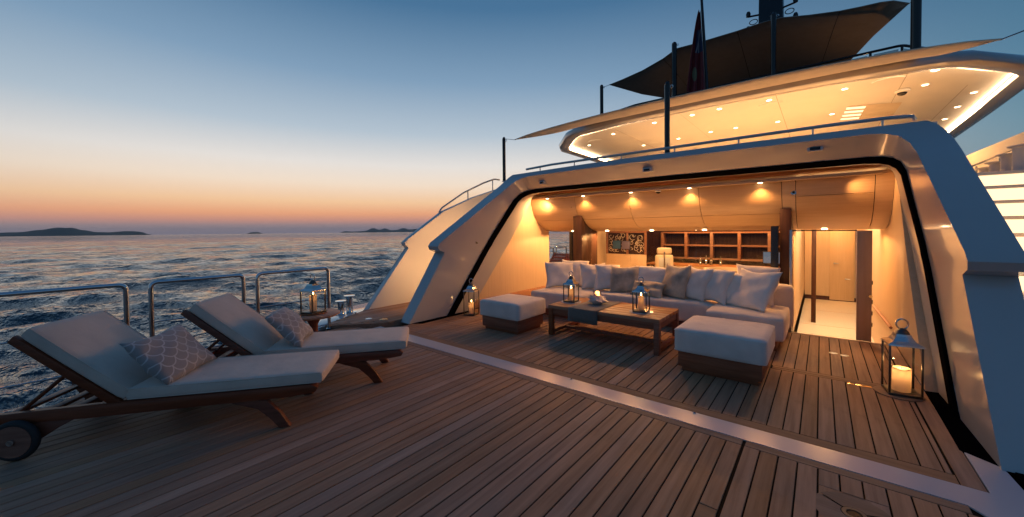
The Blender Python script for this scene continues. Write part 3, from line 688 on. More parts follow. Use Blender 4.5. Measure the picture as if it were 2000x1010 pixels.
dq = px(1692, 30, 1, 19.0)
dome = thing('satellite_dome', 'dark satellite dome showing above the shade sail', 'dome', (dq.x, 19, 4.775))
lathe('radome', [(.7, .6), (.85, 1.2), (.9, 1.7), (.78, 2.2), (.5, 2.55), (.0, 2.68)], BLACK, dome); lathe('pedestal', [(.5, 0), (.35, .3), (.7, .6)], BLACK, dome)
for x, y, p in ((.9, 13.2, 16), (-3.0, 13.4, 5)):
    u_ = thing('deck_uplight', 'small uplight on the sun deck %s' % ('under the right of the sail' if x > 0 else 'behind the flag'), 'lamp', (x, y, 4.775)); lathe('body', [(.06, 0), (.06, .05), (.05, .06)], BLACK, u_, seg=14); lathe('lens', [(.045, .06), (.0, .062)], LAMP, u_, seg=14)
    lamp('uplight', 'SPOT', (x, y, 4.86), p, spot=130, blend=.9, size=.04, rot=(math.pi, 0, 0))
# ensign on its staff
fb, ft = px(1381, 178, 1, 11.0), px(1368, -40, 1, 11.0)
staff = thing('flag_staff', 'leaning dark flagstaff on the upper deck edge', 'flagstaff', tuple(fb))
tube('staff', [fb, ft], [.045, .03], BLACK, staff, True); cyl('staff_light', fb + (ft - fb) * .02 + Vector((-.05, 0, 0)), fb + (ft - fb) * .26 + Vector((-.05, 0, 0)), .012, STEEL, staff, True, seg=8)
FLAGM = fabric('ensign_cloth', (.20, .010, .012), .8); n_, l_, b_ = nodes(FLAGM)
t_ = add(n_, 'ShaderNodeUVMap'); s_ = add(n_, 'ShaderNodeSeparateXYZ'); l_.new(t_.outputs[0], s_.inputs[0])
def fm(op, a, c):
    x = add(n_, 'ShaderNodeMath', operation=op)
    for i, v in ((0, a), (1, c)):
        if hasattr(v, 'is_output'): l_.new(v, x.inputs[i])
        else: x.inputs[i].default_value = v
    return x.outputs[0]
U, V = s_.outputs[0], s_.outputs[1]
can = fm('MULTIPLY', fm('GREATER_THAN', U, .28), fm('MULTIPLY', fm('GREATER_THAN', V, .50), fm('LESS_THAN', V, .78)))
c1 = mixc(n_, l_, can, b_.inputs['Base Color'].links[0].from_socket, (.012, .018, .07))
dg = fm('ABSOLUTE', fm('SUBTRACT', fm('MULTIPLY', fm('SUBTRACT', V, .64), 1.6), fm('SUBTRACT', U, .6)), 0.)
cross = fm('MAXIMUM', fm('LESS_THAN', dg, .06), fm('LESS_THAN', fm('ABSOLUTE', fm('SUBTRACT', U, .62), 0.), .05))
c2 = mixc(n_, l_, fm('MULTIPLY', can, cross), c1.outputs[2], (.30, .26, .28))
rd = fm('ADD', fm('POWER', fm('MULTIPLY', fm('SUBTRACT', U, .38), 1.2), 2.), fm('POWER', fm('MULTIPLY', fm('SUBTRACT', V, .24), 2.2), 2.))
c3 = mixc(n_, l_, fm('LESS_THAN', rd, .035), c2.outputs[2], (.22, .19, .10)); l_.new(c3.outputs[2], b_.inputs['Base Color'])
v, f, uv = [], [], []; NI, NJ = 18, 24
for j in range(NJ + 1):
    t = j / NJ; ry = 18 + (178 - 18) * t
    xr = 1369 + (1379 - 1369) * t - 1; xl = xr - (3 + 34 * t ** .8)
    for i in range(NI + 1):
        u = i / NI; p = px(xl + (xr - xl) * u, ry + 6 * math.sin(u * 3), 1, 11.0 - .10 - .07 * math.sin(u * 15 + t * 1.5) * t - .03 * math.sin(u * 31))
        v.append(tuple(p)); uv.append((u, 1 - t))
for j in range(NJ):
    for i in range(NI): f.append((j * (NI + 1) + i, j * (NI + 1) + i + 1, (j + 1) * (NI + 1) + i + 1, (j + 1) * (NI + 1) + i))
flag = pyd('flag', v, f, FLAGM, smooth=True); flag['label'] = 'red ensign with dark blue canton hanging limp on the flagstaff'; flag['category'] = 'flag'
ul = flag.data.uv_layers.new(name='UVMap')
for lp in flag.data.loops: ul.data[lp.index].uv = uv[lp.vertex_index]

# ================================================================== LOUNGE INTERIOR
wl = [(5.03, 0), (6.03, 1.11), (6.2, 1.3), (6.79, 2.1), (6.79, 2.36)]
left_wall = struct(prism('saloon_wall', wl + [(7.8, 2.36), (7.8, 0)], -5.30, -5.20, VENEERV))
box('skirting', (-5.198, 5.06, .0), (-5.183, 7.78, .16), TABW, left_wall, bev=.003)
right_wall = struct(prism('saloon_wall', wl + [(13.8, 2.36), (13.8, -.9), (6.8, -.9), (6.8, 0)], .745, .86, VENEERV))
ceil_ = struct(box('saloon_ceiling', (-5.30, 6.80, 2.36), (.86, 14, 2.42), SATIN, bev=0))
box('cornice', (-5.20, 6.90, 2.20), (.745, 7.02, 2.245), VENEER, ceil_, bev=.006)
box('cornice_cover', (-5.20, 6.86, 2.29), (.745, 7.06, 2.355), TABW, ceil_, bev=0)
# curved headliner in separate panels
prof = [(7.045, 2.215), (7.06, 2.10), (7.10, 1.97), (7.17, 1.84), (7.27, 1.725), (7.36, 1.655), (7.50, 1.575), (7.68, 1.51), (7.88, 1.475), (8.10, 1.465), (8.55, 1.465)]
def panel(name, x0, x1, a, b, parent, m=VENEER, inset=.0):
    P = prof[a:b + 1]
    def cut(P):
        P = [Vector(p) for p in P]; P[0] = P[0] + (P[1] - P[0]).normalized() * .004; P[-1] = P[-1] + (P[-2] - P[-1]).normalized() * .004; return P
    P = cut(P); v, f = [], []
    for x in (x0 + .004, x1 - .004):
        for i, p in enumerate(P):
            t = (P[min(i + 1, len(P) - 1)] - P[max(i - 1, 0)]).normalized(); nn = Vector((-t.y, t.x))
            if nn.y > 0 and nn.x > 0: nn = -nn
            nn = Vector((t.y, -t.x)) if t.x >= 0 else Vector((-t.y, t.x))
            v.append((x, p.x, p.y)); v.append((x, p.x - nn.x * .02, p.y - nn.y * .02))
    k = len(P) * 2
    for i in range(len(P) - 1):
        a_ = i * 2; f += [(a_, a_ + 2, k + a_ + 2, k + a_), (a_ + 1, k + a_ + 1, k + a_ + 3, a_ + 3), (a_, a_ + 1, a_ + 3, a_ + 2), (k + a_, k + a_ + 2, k + a_ + 3, k + a_ + 1)]
    e = k - 2; f += [(0, k, k + 1, 1), (e, e + 1, k + e + 1, k + e)]
    return pyd(name, v, f, m, parent, auto=30)
head = struct(loft('headliner', [[(x, y + .035, z + .03) for y, z in prof] for x in (-5.2, .745)], BLACK, auto=30))
seams = [-5.2, -4.05, -2.87, -1.63, -.47, .06, .745]
for a, b in zip(seams[:4], seams[1:5]):
    panel('headliner_panel', a, b, 0, 4, head); panel('headliner_panel', a, b, 4, 10, head)
panel('headliner_panel', -.47, -.30, 0, 10, head); panel('headliner_panel', -.30, .56, 0, 2, head); panel('hatch_panel', -.30, .56, 2, 8, head); panel('headliner_panel', -.30, .56, 8, 10, head); panel('headliner_panel', .56, .745, 0, 10, head)
for p in ((1070, 387), (1140, 382), (1233, 373), (1347, 364), (1485, 352)):
    x = px(p[0], p[1], 1, 7.0).x
    lathe('downlight', [(0, 0), (.03, 0), (.032, .01)], LAMP, ceil_, loc=(x, 6.975, 2.196), seg=14)
    lamp('lounge_spot', 'SPOT', (x, 6.955, 2.17), 40, spot=150, blend=.6, size=.04, rot=(R(-20), 0, 0))
    lamp('cornice_spot', 'SPOT', (x, 6.965, 2.17), 13, spot=95, blend=.9, size=.02, rot=(R(14), 0, 0))
for p in ((1120, 455), (1186, 453), (1273, 452), (1376, 451), (1610, 449)):
    x = px(p[0], p[1], 1, 7.84).x
    lathe('downlight', [(0, 0), (.035, 0), (.037, .014)], LAMP, head, loc=(x, 7.84, 1.468), seg=14)
    lamp('header_spot', 'SPOT', (x, 7.84, 1.44), 75, spot=174, blend=.15, size=.03)
for x, ry, pw in ((-4.62, 52, 105), (.22, -52, 22)):
    lamp('wall_fill', 'SPOT', (x, 6.93, 2.15), pw, spot=120, blend=.9, size=.03, rot=(0, R(ry), 0))  # added spots without fixtures, to brighten the side walls
q = px(1287, 374, 1, 7.0)
c2_ = thing('dome_camera', 'small dome camera on the lounge ceiling cornice', 'camera', (q.x, 6.96, 2.197)); lathe('housing', [(.055, 0), (.06, -.012), (.045, -.025)], SATIN, c2_); lathe('dome', [(.04, -.022), (.035, -.045), (.0, -.06)], BLACK, c2_)
for p, yy, r in (((1550, 376), 7.10, .035), ((1117, 404), 7.12, .03)):
    q = px(p[0], p[1], 1, yy); a = thing('wall_camera', 'round %s lens set in the %s headliner panel' % (('chrome', 'right hand') if r > .03 else ('small dark', 'left hand')), 'camera', (q.x, yy - .005, q.z))
    cyl('bezel', (0, .02, 0), (0, -.015, 0), r, STEEL, a); cyl('lens', (0, -.014, 0), (0, -.022, 0), r * .55, BLACK, a)
# timber fins and black columns either side of the sofa
for x0, x1 in ((-4.16, -3.95), (-.50, -.355)):
    prism('timber_fin', [(7.18, -.3), (7.18, 1.80), (7.23, 1.765), (7.27, 1.715), (7.36, 1.645), (7.50, 1.565), (7.68, 1.50), (7.9, 1.462), (7.9, -.3)], x0, x1, FINW, None, bev=.004)
for o in [o for o in COL.objects if o.name.startswith('timber_fin')]:
    o['category'] = 'column'; o['label'] = 'dark timber fin column %s' % ('behind the left end of the sofa' if o.data.vertices[0].co.x < -2 else 'between sofa and glass door')
for x0, x1, zt, yy, lb in ((-4.36, -4.2, 1.47, 7.35, 'narrow black column beside the sea view opening'), (-.60, -.505, 1.53, 7.02, 'narrow black column behind the right end of the sofa')):
    o = box('black_column', (x0, yy, -.3), (x1, yy + .1, zt), BLACK, bev=.004); o['label'] = lb; o['category'] = 'column'
# floors and far walls behind the lounge
room = struct(box('room_floor', (-5.20, 6.75, -.6), (-.36, 14.2, -.30), VENEER, bev=0))
corr = struct(box('corridor_floor', (-.355, 6.75, -.8), (.745, 14.2, -.55), mat('pale_stone', (.68, .62, .54), .22), bev=0))
for y in (8.4, 10.2, 12.0): box('floor_joint', (-.355, y, -.5505), (.745, y + .008, -.5485), TABW, corr, bev=0)
bw = struct(box('room_wall', (-5.3, 13.4, -.3), (-.36, 13.6, 2.36), FINW, bev=0))
cw = struct(box('corridor_wall', (-.36, 13.9, -.55), (.745, 14.1, 2.36), VENEERV, bev=0))
box('skirting', (-.36, 13.88, -.55), (.745, 13.899, -.44), FINW, cw, bev=0)
pw = struct(prism('partition_wall', [(7.95, -.55), (7.95, 1.46), (8.6, 1.46), (8.6, 2.36), (13.9, 2.36), (13.9, -.55)], -.42, -.36, VENEERV))
struct(box('room_wall', (-5.33, 9.25, -.3), (-5.22, 13.5, 2.36), VENEERV, bev=0))
cdo = thing('corridor_door', 'pale flush door with lever handle at the corridor end', 'door', (.35, 13.87, -.55))
box('door_leaf', (-.16, -.01, .02), (.36, .02, 2.0), VENEERV, cdo, bev=.004); 
for x, z in ((-.06, 1.05), (.18, .62)):
    h = cyl('door_handle', (x, -.03, z), (x + .09, -.03, z), .009, STEELD, cdo, seg=8); cyl('rose', (x, .0, z), (x, -.035, z), .02, STEELD, h, seg=10)
cf = box('timber_post', (-.16, 10.4, -.55), (-.08, 10.5, 1.46), FINW, bev=.004); cf['label'] = 'slim brown timber post inside the bright corridor'; cf['category'] = 'post'
df = thing('glass_door', 'tall clear glass door to the corridor right of the sofa', 'door', (0, 6.76, 0))
box('jamb', (-.352, 6.745, -.5), (-.322, 6.80, 1.47), STEELD, df, True, bev=.003); box('head_rail', (-.322, 6.75, 1.45), (.365, 6.79, 1.466), BLACK, df, True, bev=0)
box('pane', (-.32, 6.765, .005), (.36, 6.775, 1.449), GLASS, df, True, bev=0)
dl = thing('timber_door', 'open brown timber door leaf beside the glass door', 'door', (.43, 6.75, 0))
box('door_leaf', (.367, 6.75, .0), (.515, 6.79, 1.455), wood('door_timber', (.52, .33, .18), (.60, .40, .24), (22, 22, 1.6), .4), dl, True, bev=.003)
cyl('door_knob', (.50, 6.75, .60), (.50, 6.70, .60), .018, BRASS, dl, True); 
for z in (.2, .35, .5, .75): box('hinge', (.516, 6.745, z), (.524, 6.77, z + .05), BLACK, dl, True, bev=0)
# stair going down at the right
for i in range(5):
    st = box('stair_step', (.535, 6.80 + .24 * i, -.18 * (i + 1) - .04), (.743, 7.04 + .24 * i, -.18 * (i + 1)), TEAKX, bev=.003)
    st['kind'] = 'structure'
    box('nosing', (.536, 6.79 + .24 * i, -.18 * (i + 1) + .001), (.742, 6.81 + .24 * i, -.18 * (i + 1) + .006), BRASS, st, bev=0)
hr = thing('stair_handrail', 'slim timber handrail sloping down beside the stair', 'handrail', (.72, 6.8, 0)); ra, rb = px(1706, 598, 0, .72), px(1740, 640, 0, .72); tube('rail', [ra, rb], .018, TABW, hr, True); cyl('bracket', ra.lerp(rb, .3), ra.lerp(rb, .3) + Vector((.03, 0, 0)), .008, BRASS, hr, True, seg=8)
# glass screen behind the sofa
gs = thing('glass_screen', 'clear glass screen wall between sofa and office', 'screen', (-2.2, 7.585, -.3))
for a, b in ((-3.94, -3.05), (-3.045, -1.8), (-1.795, -.52)): box('pane', (a, 7.58, -.29), (b, 7.592, 1.532), GLASS, gs, True, bev=0)
# bookcase on the far wall
bc = thing('bookcase', 'long open timber bookcase with two rows of bays', 'bookcase', (-2.4, 13.1, -.3))
X0, X1, Z0, Z1 = -4.15, -.40, .58, 1.36
box('back', (X0, 13.36, .2), (X1, 13.398, Z1), FINW, bc, True, bev=0)
for i in range(6):
    x = X0 + (X1 - X0) * i / 5; box('upright', (x - .04, 13.05, Z0 - .05), (x + .04, 13.36, Z1 + .03), SHELFW, bc, True, bev=.003)
for z in (Z0 - .05, (Z0 + Z1) / 2 - .02, Z1): box('shelf', (X0 + .041, 13.055, z), (X1 - .041, 13.355, z + .045), SHELFW, bc, True, bev=0)
box('cabinet', (X0, 12.95, -.3), (X1, 13.35, .38), VENEER, bc, True, bev=.003)
lamp('bookcase_light', 'AREA', (-2.3, 12.6, 1.9), 45, size=3.0, sy=.3, rot=(R(35), 0, 0))
lamp('office_light', 'AREA', (-2.6, 10.4, 2.33), 120, size=3.6, sy=2.4)
lamp('corridor_light', 'SPOT', (.15, 13.3, 2.25), 190, spot=110, blend=.9, size=.05, rot=(R(12), 0, 0)); lamp('corridor_light', 'AREA', (.2, 9.5, 2.33), 150, (1, .66, .36), size=.6, sy=3.0)
STRIP = emit('strip_glow', (1.0, .62, .30), 2.0)
us = thing('fill_strip', 'slim added light strip unseen behind the sofa back', 'light', (-2.3, 6.80, 0)); box('rail', (-4.2, 6.72, .0), (-.4, 6.84, .64), BLACK, us, True, bev=.003); box('diffuser', (-4.2, 6.735, .641), (-.4, 6.825, .65), STRIP, us, True, bev=0)  # added strip, a made-up fixture for the fill lamp behind the sofa
for x0, x1, y0, y1 in ((-4.4, -.8, 9.2, 11.6), (-.1, .5, 8.0, 11.0), (-3.8, -.8, 12.45, 12.75)): box('ceiling_panel', (x0, y0, 2.345), (x1, y1, 2.358), STRIP, ceil_, bev=0)
lamp('headliner_fill', 'AREA', (-2.3, 6.80, .66),20, size=3.9, sy=.08, rot=(R(180 + 8), 0, 0))  # added fill lamp, brightens the headliner and cushion tops from behind the sofa
# office furniture glimpsed through the glass
oc = thing('office_chair', 'cream leather office chair seen from behind through the glass', 'chair', (-3.5, 11.2, -.3), R(24))
pad('backrest', (-.235, -.04, .60), (.235, .05, 1.06), .04, LEATH, oc); pad('headrest', (-.19, -.03, 1.085), (.19, .05, 1.26), .035, LEATH, oc); box('back_shell', (-.15, -.056, .66), (.15, -.042, .98), SILL, oc); tube('back_bar', [(0, -.06, .48), (0, -.07, .8), (0, -.05, 1.15)], .018, STEEL, oc, seg=8); pad('seat', (-.25, -.02, .42), (.25, .48, .52), .04, LEATH, oc)
for s in (-1, 1): tube('armrest', round_path([(s * .28, .0, .5), (s * .31, .0, .72), (s * .31, .34, .72)], .05), .02, STEEL, oc, seg=8)
cyl('column', (0, .23, .1), (0, .23, .42), .03, STEEL, oc)
for a in range(5): tube('foot', [(0, .23, .10), (.3 * math.cos(a * 1.257), .23 + .3 * math.sin(a * 1.257), .03)], .02, STEEL, oc, seg=6)
lc = thing('lounge_chair', 'rounded cream tub chair behind the sofa glass', 'chair', (-1.75, 10.0, -.3), R(-20))
lathe('tub_back', [(.36, .12), (.42, .4), (.46, .78), (.44, .86), (.38, .86), (.36, .5)], LEATH, lc); pad('seat', (-.34, -.34, .2), (.34, .34, .5), .08, LEATH, lc); lathe('plinth', [(.3, 0), (.34, .12)], BLACK, lc)
dk = thing('desk', 'glossy desk with chrome legs in front of the bookcase', 'desk', (-2.6, 12.0, -.3))
box('desk_top', (-1.6, -.3, .72), (2.0, .35, .76), TABW, dk)
for x in (-1.5, 1.9):
    for y in (-.2, .25): cyl('leg', (x, y, 0), (x, y, .72), .025, STEEL, dk)
for i, (x, h, r) in enumerate(((-.1, .24, .035), (.05, .30, .03), (.18, .20, .045), (.42, .26, .035))):
    b = thing('bottle', ['short glass bottle leftmost on the desk', 'tall glass bottle on the desk', 'wide glass decanter on the desk', 'glass bottle rightmost on the desk'][i], 'bottle', (-2.6 + x, 11.9, .46), group='bottles on the desk')
    lathe('body', [(r, 0), (r, h * .6), (r * .35, h * .75), (r * .35, h * .95)], STEEL, b, seg=12); lathe('stopper', [(r * .4, h * .95), (r * .45, h), (0, h * 1.03)], BLACK, b, seg=12)
mo = thing('monitor', 'screen on the desk right of the bottles', 'monitor', (-.95, 12.0, .46), R(-15)); box('panel', (-.26, -.02, .1), (.26, .01, .42), BLACK, mo); box('screen', (-.245, -.024, .115), (.245, -.021, .405), emit('screen_glow', (.55, .6, .75), .25), mo, bev=0); box('stand', (-.08, -.06, 0), (.08, .08, .02), BLACK, mo); cyl('neck', (0, .02, .02), (0, .02, .14), .015, BLACK, mo)
tr_ = thing('exercise_bench', 'dark inclined exercise bench near the black column', 'bench', (-1.15, 10.6, -.3), R(20))
box('pad', (-.15, -.6, .55), (.15, .6, .63), BLACK, tr_, mtx=Matrix.Rotation(R(28), 4, 'X')); 
for x in (-.2, .2): tube('frame', [(x, -.6, 0), (x, .1, .5), (x, .7, 0)], .025, STEEL, tr_, seg=8)
LX0, LX1 = px(1184, 470, 1, 10.7).x, px(1262, 470, 1, 10.7).x
ls = thing('lattice_screen', 'ornate carved lattice screen at the left of the office', 'screen', (-4.35, 10.7, -.3))
rng = random.Random(4)
box('back_panel', (LX0, 10.76, .78), (LX1, 10.78, 1.46), FINW, ls, True, bev=0)
box('lower_board', (LX0, 10.7, -.3), (LX1, 10.53+.2, .78), VENEER, ls, True, bev=.003); box('top_rail', (LX0, 10.69, 1.40), (LX1, 10.74, 1.46), SHELFW, ls, True, bev=.003); 
for x in (LX0, -4.42, LX1 - .05): box('stile', (x, 10.68, .781), (x + .05, 10.745, 1.399), SHELFW, ls, True, bev=.003)
for i in range(46):
    cx, cz = LX0 + .1 + (LX1 - LX0 - .2) * rng.random(), .86 + .48 * rng.random(); r = rng.uniform(.05, .11)
    tube('scroll', [(cx + r * (.35 + .65 * k / 9) * math.cos(k * .62 + i), 10.71, cz + r * (.35 + .65 * k / 9) * math.sin(k * .62 + i)) for k in range(10)], .007, LEATH, ls, True, seg=5)
for i, (p, c) in enumerate((((1204, 478), (.03, .10, .22)), ((1222, 479), (.16, .14, .24)))):
    q = px(p[0], p[1], 1, 10.6); o = box('picture', (q.x - .12, 10.60, q.z - .12), (q.x + .12, 10.62, q.z + .12), mat('print_%d' % i, c, .3), bev=.004); o['label'] = ['small blue framed print on the lattice screen', 'small mauve framed print on the lattice screen'][i]; o['category'] = 'picture'
    box('frame', (q.x - .13, 10.621, q.z - .13), (q.x + .13, 10.635, q.z + .13), BLACK, o, bev=.002)

# ================================================================== FURNITURE
sofa = thing('sofa', 'long pale linen U-shaped sofa with a deep chaise at each end', 'sofa', (-2.2, 6.0, 0))
for a, b, y0 in ((-4.02, -3.04, 5.52), (-3.03, -1.20, 5.95), (-1.19, -.38, 5.52)): box('plinth', (a + .03, y0 + .04, .0), (b - .03, 6.60, .13), BASEW, sofa, True)
for a, b, y0 in ((-4.06, -3.032, 5.47), (-3.028, -1.192, 5.90), (-1.188, -.33, 5.47)): pad('seat', (a, y0, .13), (b, 6.46, .42), .035, SOFAF, sofa, True, puff=.010)
for a, b in ((-4.32, -3.03), (-3.025, -1.19), (-1.185, -.30)): pad('backrest', (a, 6.465, .10), (b, 6.70, .69), .05, SOFAF, sofa, True, puff=.012)
# sofa cushions: (pixel of the bottom middle, plane y, width, height, yaw, lean, kind, label)
cush = [(1094, 559, 6.12, .54, .50, 38, 24, 0, 'large white linen cushion at the left end of the sofa'),
        (1120, 552, 6.36, .52, .50, 12, 14, 0, 'white cushion tucked behind the large left end cushion'),
        (1158, 561, 6.26, .44, .47, 34, 18, 0, 'white cushion second from the left in the row'),
        (1186, 564, 6.26, .42, .47, 32, 18, 0, 'white cushion left of the left beige damask cushion'),
        (1222, 566, 6.25, .50, .46, 16, 20, 1, 'beige damask cushion left of the middle of the sofa'),
        (1272, 562, 6.34, .52, .46, 2, 14, 0, 'white cushion behind the small beige lumbar cushion'),
        (1265, 574, 6.10, .52, .27, -6, 38, 1, 'small beige lumbar cushion lying in front at the sofa centre'),
        (1319, 577, 6.22, .44, .52, -22, 18, 1, 'beige damask cushion right of the lumbar cushion'),
        (1359, 580, 6.22, .44, .50, -28, 18, 0, 'white cushion right of the right beige damask cushion'),
        (1398, 586, 6.16, .45, .50, -30, 20, 0, 'white cushion in the corner of the right chaise'),
        (1430, 588, 6.14, .42, .47, -30, 20, 0, 'white cushion partly hidden by the largest cushion'),
        (1474, 580, 6.36, .54, .54, -14, 10, 0, 'white cushion peeping out behind the largest cushion'),
        (1470, 601, 5.98, .58, .56, -34, 30, 0, 'largest white cushion at the right end of the sofa')]
for i, (cx, cy, yy, w_, h_, yaw, lean, kind, lb) in enumerate(cush):
    q = px(cx, cy, 1, yy); w_, h_ = w_ * 1.06, h_ * 1.05; me = pillow_mesh('sofa_cushion', w_, h_, .18, i + 1); me.materials.append(PILB if kind else PILW)
    o = bpy.data.objects.new('sofa_cushion', me); COL.objects.link(o); o['label'] = lb; o['category'] = 'cushion'; o['group'] = 'sofa cushions'
    ang = R(90 - lean); rot = Matrix.Rotation(R(yaw), 4, 'Z') @ Matrix.Rotation(ang, 4, 'X') @ Matrix.Rotation(R(random.uniform(-4, 4)), 4, 'Z')
    o.matrix_world = Matrix.Translation((q.x, yy, .425 + h_ / 2 * math.sin(ang) * .97)) @ rot
for x0, x1, y0, y1, lb in ((-4.06, -3.33, 4.18, 4.86, 'square pale ottoman on dark timber base left of the coffee table'), (-1.19, -.40, 4.18, 4.98, 'square pale ottoman on dark timber base in front of the right chaise')):
    t = thing('ottoman', lb, 'ottoman', ((x0 + x1) / 2, (y0 + y1) / 2, 0), group='ottomans by the coffee table'); a, b = (x1 - x0) / 2, (y1 - y0) / 2
    box('plinth', (-a + .05, -b + .05, .0), (a - .05, b - .05, .05), BASEW, t); box('base', (-a + .02, -b + .02, .05), (a - .02, b - .02, .205), BASEW, t, bev=.003); pad('cushion', (-a - .015, -b - .015, .206), (a + .015, b + .015, .45), .035, OTTF, t, puff=.012, res=14)
    for z in (.226, .432): tube('piping', round_path([(-a - .016, 0, z), (-a - .016, b + .016, z), (a + .016, b + .016, z), (a + .016, -b - .016, z), (-a - .016, -b - .016, z), (-a - .016, 0, z)], .035, 4), .0035, OTTF, t, seg=5)
tb = thing('coffee_table', 'low rectangular timber coffee table in front of the sofa', 'table', (-2.255, 4.92, 0))
TX, TY = .785, .40
for i in range(6): box('top_slat', (-TX + .002, -TY + i * TY / 3 + .001, .385), (TX - .002, -TY + (i + 1) * TY / 3 - .001, .43), TABW, tb, bev=.003)
for s in (-1, 1):
    box('apron', (-TX + .071, s * (TY - .03) - .015, .30), (TX - .071, s * (TY - .03) + .015, .384), BASEW, tb, bev=.003)
    box('foot_rail', (s * (TX - .035) - .03, -TY + .071, .03), (s * (TX - .035) + .03, TY - .071, .075), BASEW, tb, bev=.003)
    box('end_apron', (s * (TX - .035) - .02, -TY + .071, .30), (s * (TX - .035) + .02, TY - .071, .384), BASEW, tb, bev=.003)
    for u in (-1, 1): box('leg', (s * (TX - .035) - .033, u * (TY - .035) - .033, 0), (s * (TX - .035) + .033, u * (TY - .035) + .033, .384), BASEW, tb, bev=.004)
box('stretcher', (-TX + .066, -.04, .035), (TX - .066, .04, .07), BASEW, tb, bev=.003)
# runner over the table edge
bm = bmesh.new(); rx0, rx1 = -2.70, -2.26; W_ = []
for p in [(5.30, .4335), (5.0, .4335), (4.7, .4335), (4.53, .4335), (4.512, .430), (4.507, .41), (4.504, .33), (4.502, .25)]:
    W_.append([bm.verts.new((rx0 + (rx1 - rx0) * i / 6, p[0] - (.004 * math.sin(i * 1.9) if p[1] < .42 else 0), p[1])) for i in range(7)])
for a, b in zip(W_, W_[1:]):
    for i in range(6): bm.faces.new((a[i], a[i + 1], b[i + 1], b[i]))
ro = from_bm('table_runner', bm, RUNF, None, smooth=60); md = ro.modifiers.new('t', 'SOLIDIFY'); md.thickness = .003; md.offset = 1
ro['label'] = 'grey woven table runner hanging over the coffee table front'; ro['category'] = 'table runner'

def lantern(loc, S, Hb, label, rz=0, tall=.22, cr=.036, power=2.2, flame=True, ch=None):
    """square glazed lantern: side S, body height Hb"""
    t = thing('lantern', label, 'lantern', loc, rz, 'candle lanterns'); a = S / 2
    box('base', (-a - .006, -a - .006, .0), (a + .006, a + .006, .022), AGED, t, bev=.003)
    for sx in (-1, 1):
        for sy in (-1, 1): box('post', (sx * a - .007, sy * a - .007, .022), (sx * a + .007, sy * a + .007, Hb), AGED, t, bev=.002)
    pr = [(a + .012, Hb), (a + .010, Hb + .012), (a * .72, Hb + S * .17), (a * .52, Hb + S * .36), (a * .46, Hb + S * .46)]; v, f = [], []
    for r_, z in pr: v += [(-r_, -r_, z), (r_, -r_, z), (r_, r_, z), (-r_, r_, z)]
    for i in range(len(pr) - 1):
        for j in range(4): f.append((4 * i + j, 4 * i + (j + 1) % 4, 4 * i + 4 + (j + 1) % 4, 4 * i + 4 + j))
    f += [(3, 2, 1, 0), tuple(4 * (len(pr) - 1) + j for j in range(4))]
    rf = pyd('roof', v, f, STEEL, t); zt = Hb + S * .46
    lathe('collar', [(a * .5, zt), (a * .42, zt + .02), (a * .2, zt + .045), (0, zt + .05)], AGED, rf, seg=16)
    rr = S * .19; tube('ring', [(rr * math.cos(q), 0, zt + .04 + rr * 1.15 + rr * 1.15 * math.sin(q)) for q in [2 * math.pi * i / 20 for i in range(20)]], .0065, STEEL, rf, seg=7, closed=True)
    for sx, sy in ((1, 0), (-1, 0), (0, 1), (0, -1)):
        if sx: pyd('pane', [(sx * a, -a + .008, .024), (sx * a, a - .008, .024), (sx * a, a - .008, Hb - .002), (sx * a, -a + .008, Hb - .002)], [(0, 1, 2, 3)], LGLASS, t)
        else: pyd('pane', [(-a + .008, sy * a, .024), (a - .008, sy * a, .024), (a - .008, sy * a, Hb - .002), (-a + .008, sy * a, Hb - .002)], [(0, 1, 2, 3)], LGLASS, t)
    c = thing('candle', 'lit pillar candle inside the ' + label, 'candle', (loc[0], loc[1], loc[2] + .0225), rz, 'candles in the lanterns')
    h = ch or tall
    lathe('wax', [(cr, 0), (cr, h - .006), (cr - .006, h), (cr - .012, h - .010), (.004, h - .013)], WAX, c, seg=24)
    cyl('wick', (0, 0, h - .012), (0, 0, h + .008), .0016, BLACK, c, seg=6)
    if flame: lathe('flame', [(.0, h + .004), (.005, h + .010), (.0075, h + .02), (.004, h + .036), (.0, h + .046)], FLAME, c, seg=12)
    lamp('candle_light', 'POINT', (loc[0], loc[1], loc[2] + .0225 + h + .022), power, (1, .5, .17), .008)
    lamp('candle_glow', 'POINT', (loc[0], loc[1], loc[2] + .0225 + h - .045), power * (.06 if flame else .30), (1, .5, .17), .012)
lantern((.565, 4.80, .012), .205, .44, 'tall steel lantern on the deck beside the right door jamb', R(8), cr=.062, ch=.205, power=1.5, flame=False)
lantern((-4.87, 4.78, .0), .20, .43, 'tall steel lantern on the deck beside the left door jamb', R(20), cr=.05, ch=.20, power=1.6)
q = px(1114, 588, 2, .43); lantern((-2.88, 4.90, .436), .165, .26, 'lantern on the left half of the coffee table', R(6), cr=.034, ch=.17, power=.6)
lantern((-1.80, 4.83, .436), .165, .26, 'lantern on the right half of the coffee table', R(6), cr=.036, ch=.18, power=.6)
for x, y, lb in ((-2.88, 4.90, 'thin round glass mat under the left table lantern'), (-1.80, 4.83, 'thin round glass mat under the right table lantern')):
    o = lathe('table_mat', [(.15, .0), (.15, .0035), (.0, .0035)], SILL, loc=(x, y, .4315), seg=32); o['label'] = lb; o['category'] = 'mat'
o = lathe('floor_plate', [(.165, .0), (.165, .008), (.155, .010), (.0, .010)], TEAKX, loc=(.545, 4.79, .001), seg=32, ); o['label'] = 'oval teak plate under the right hand lantern'; o['category'] = 'plate'
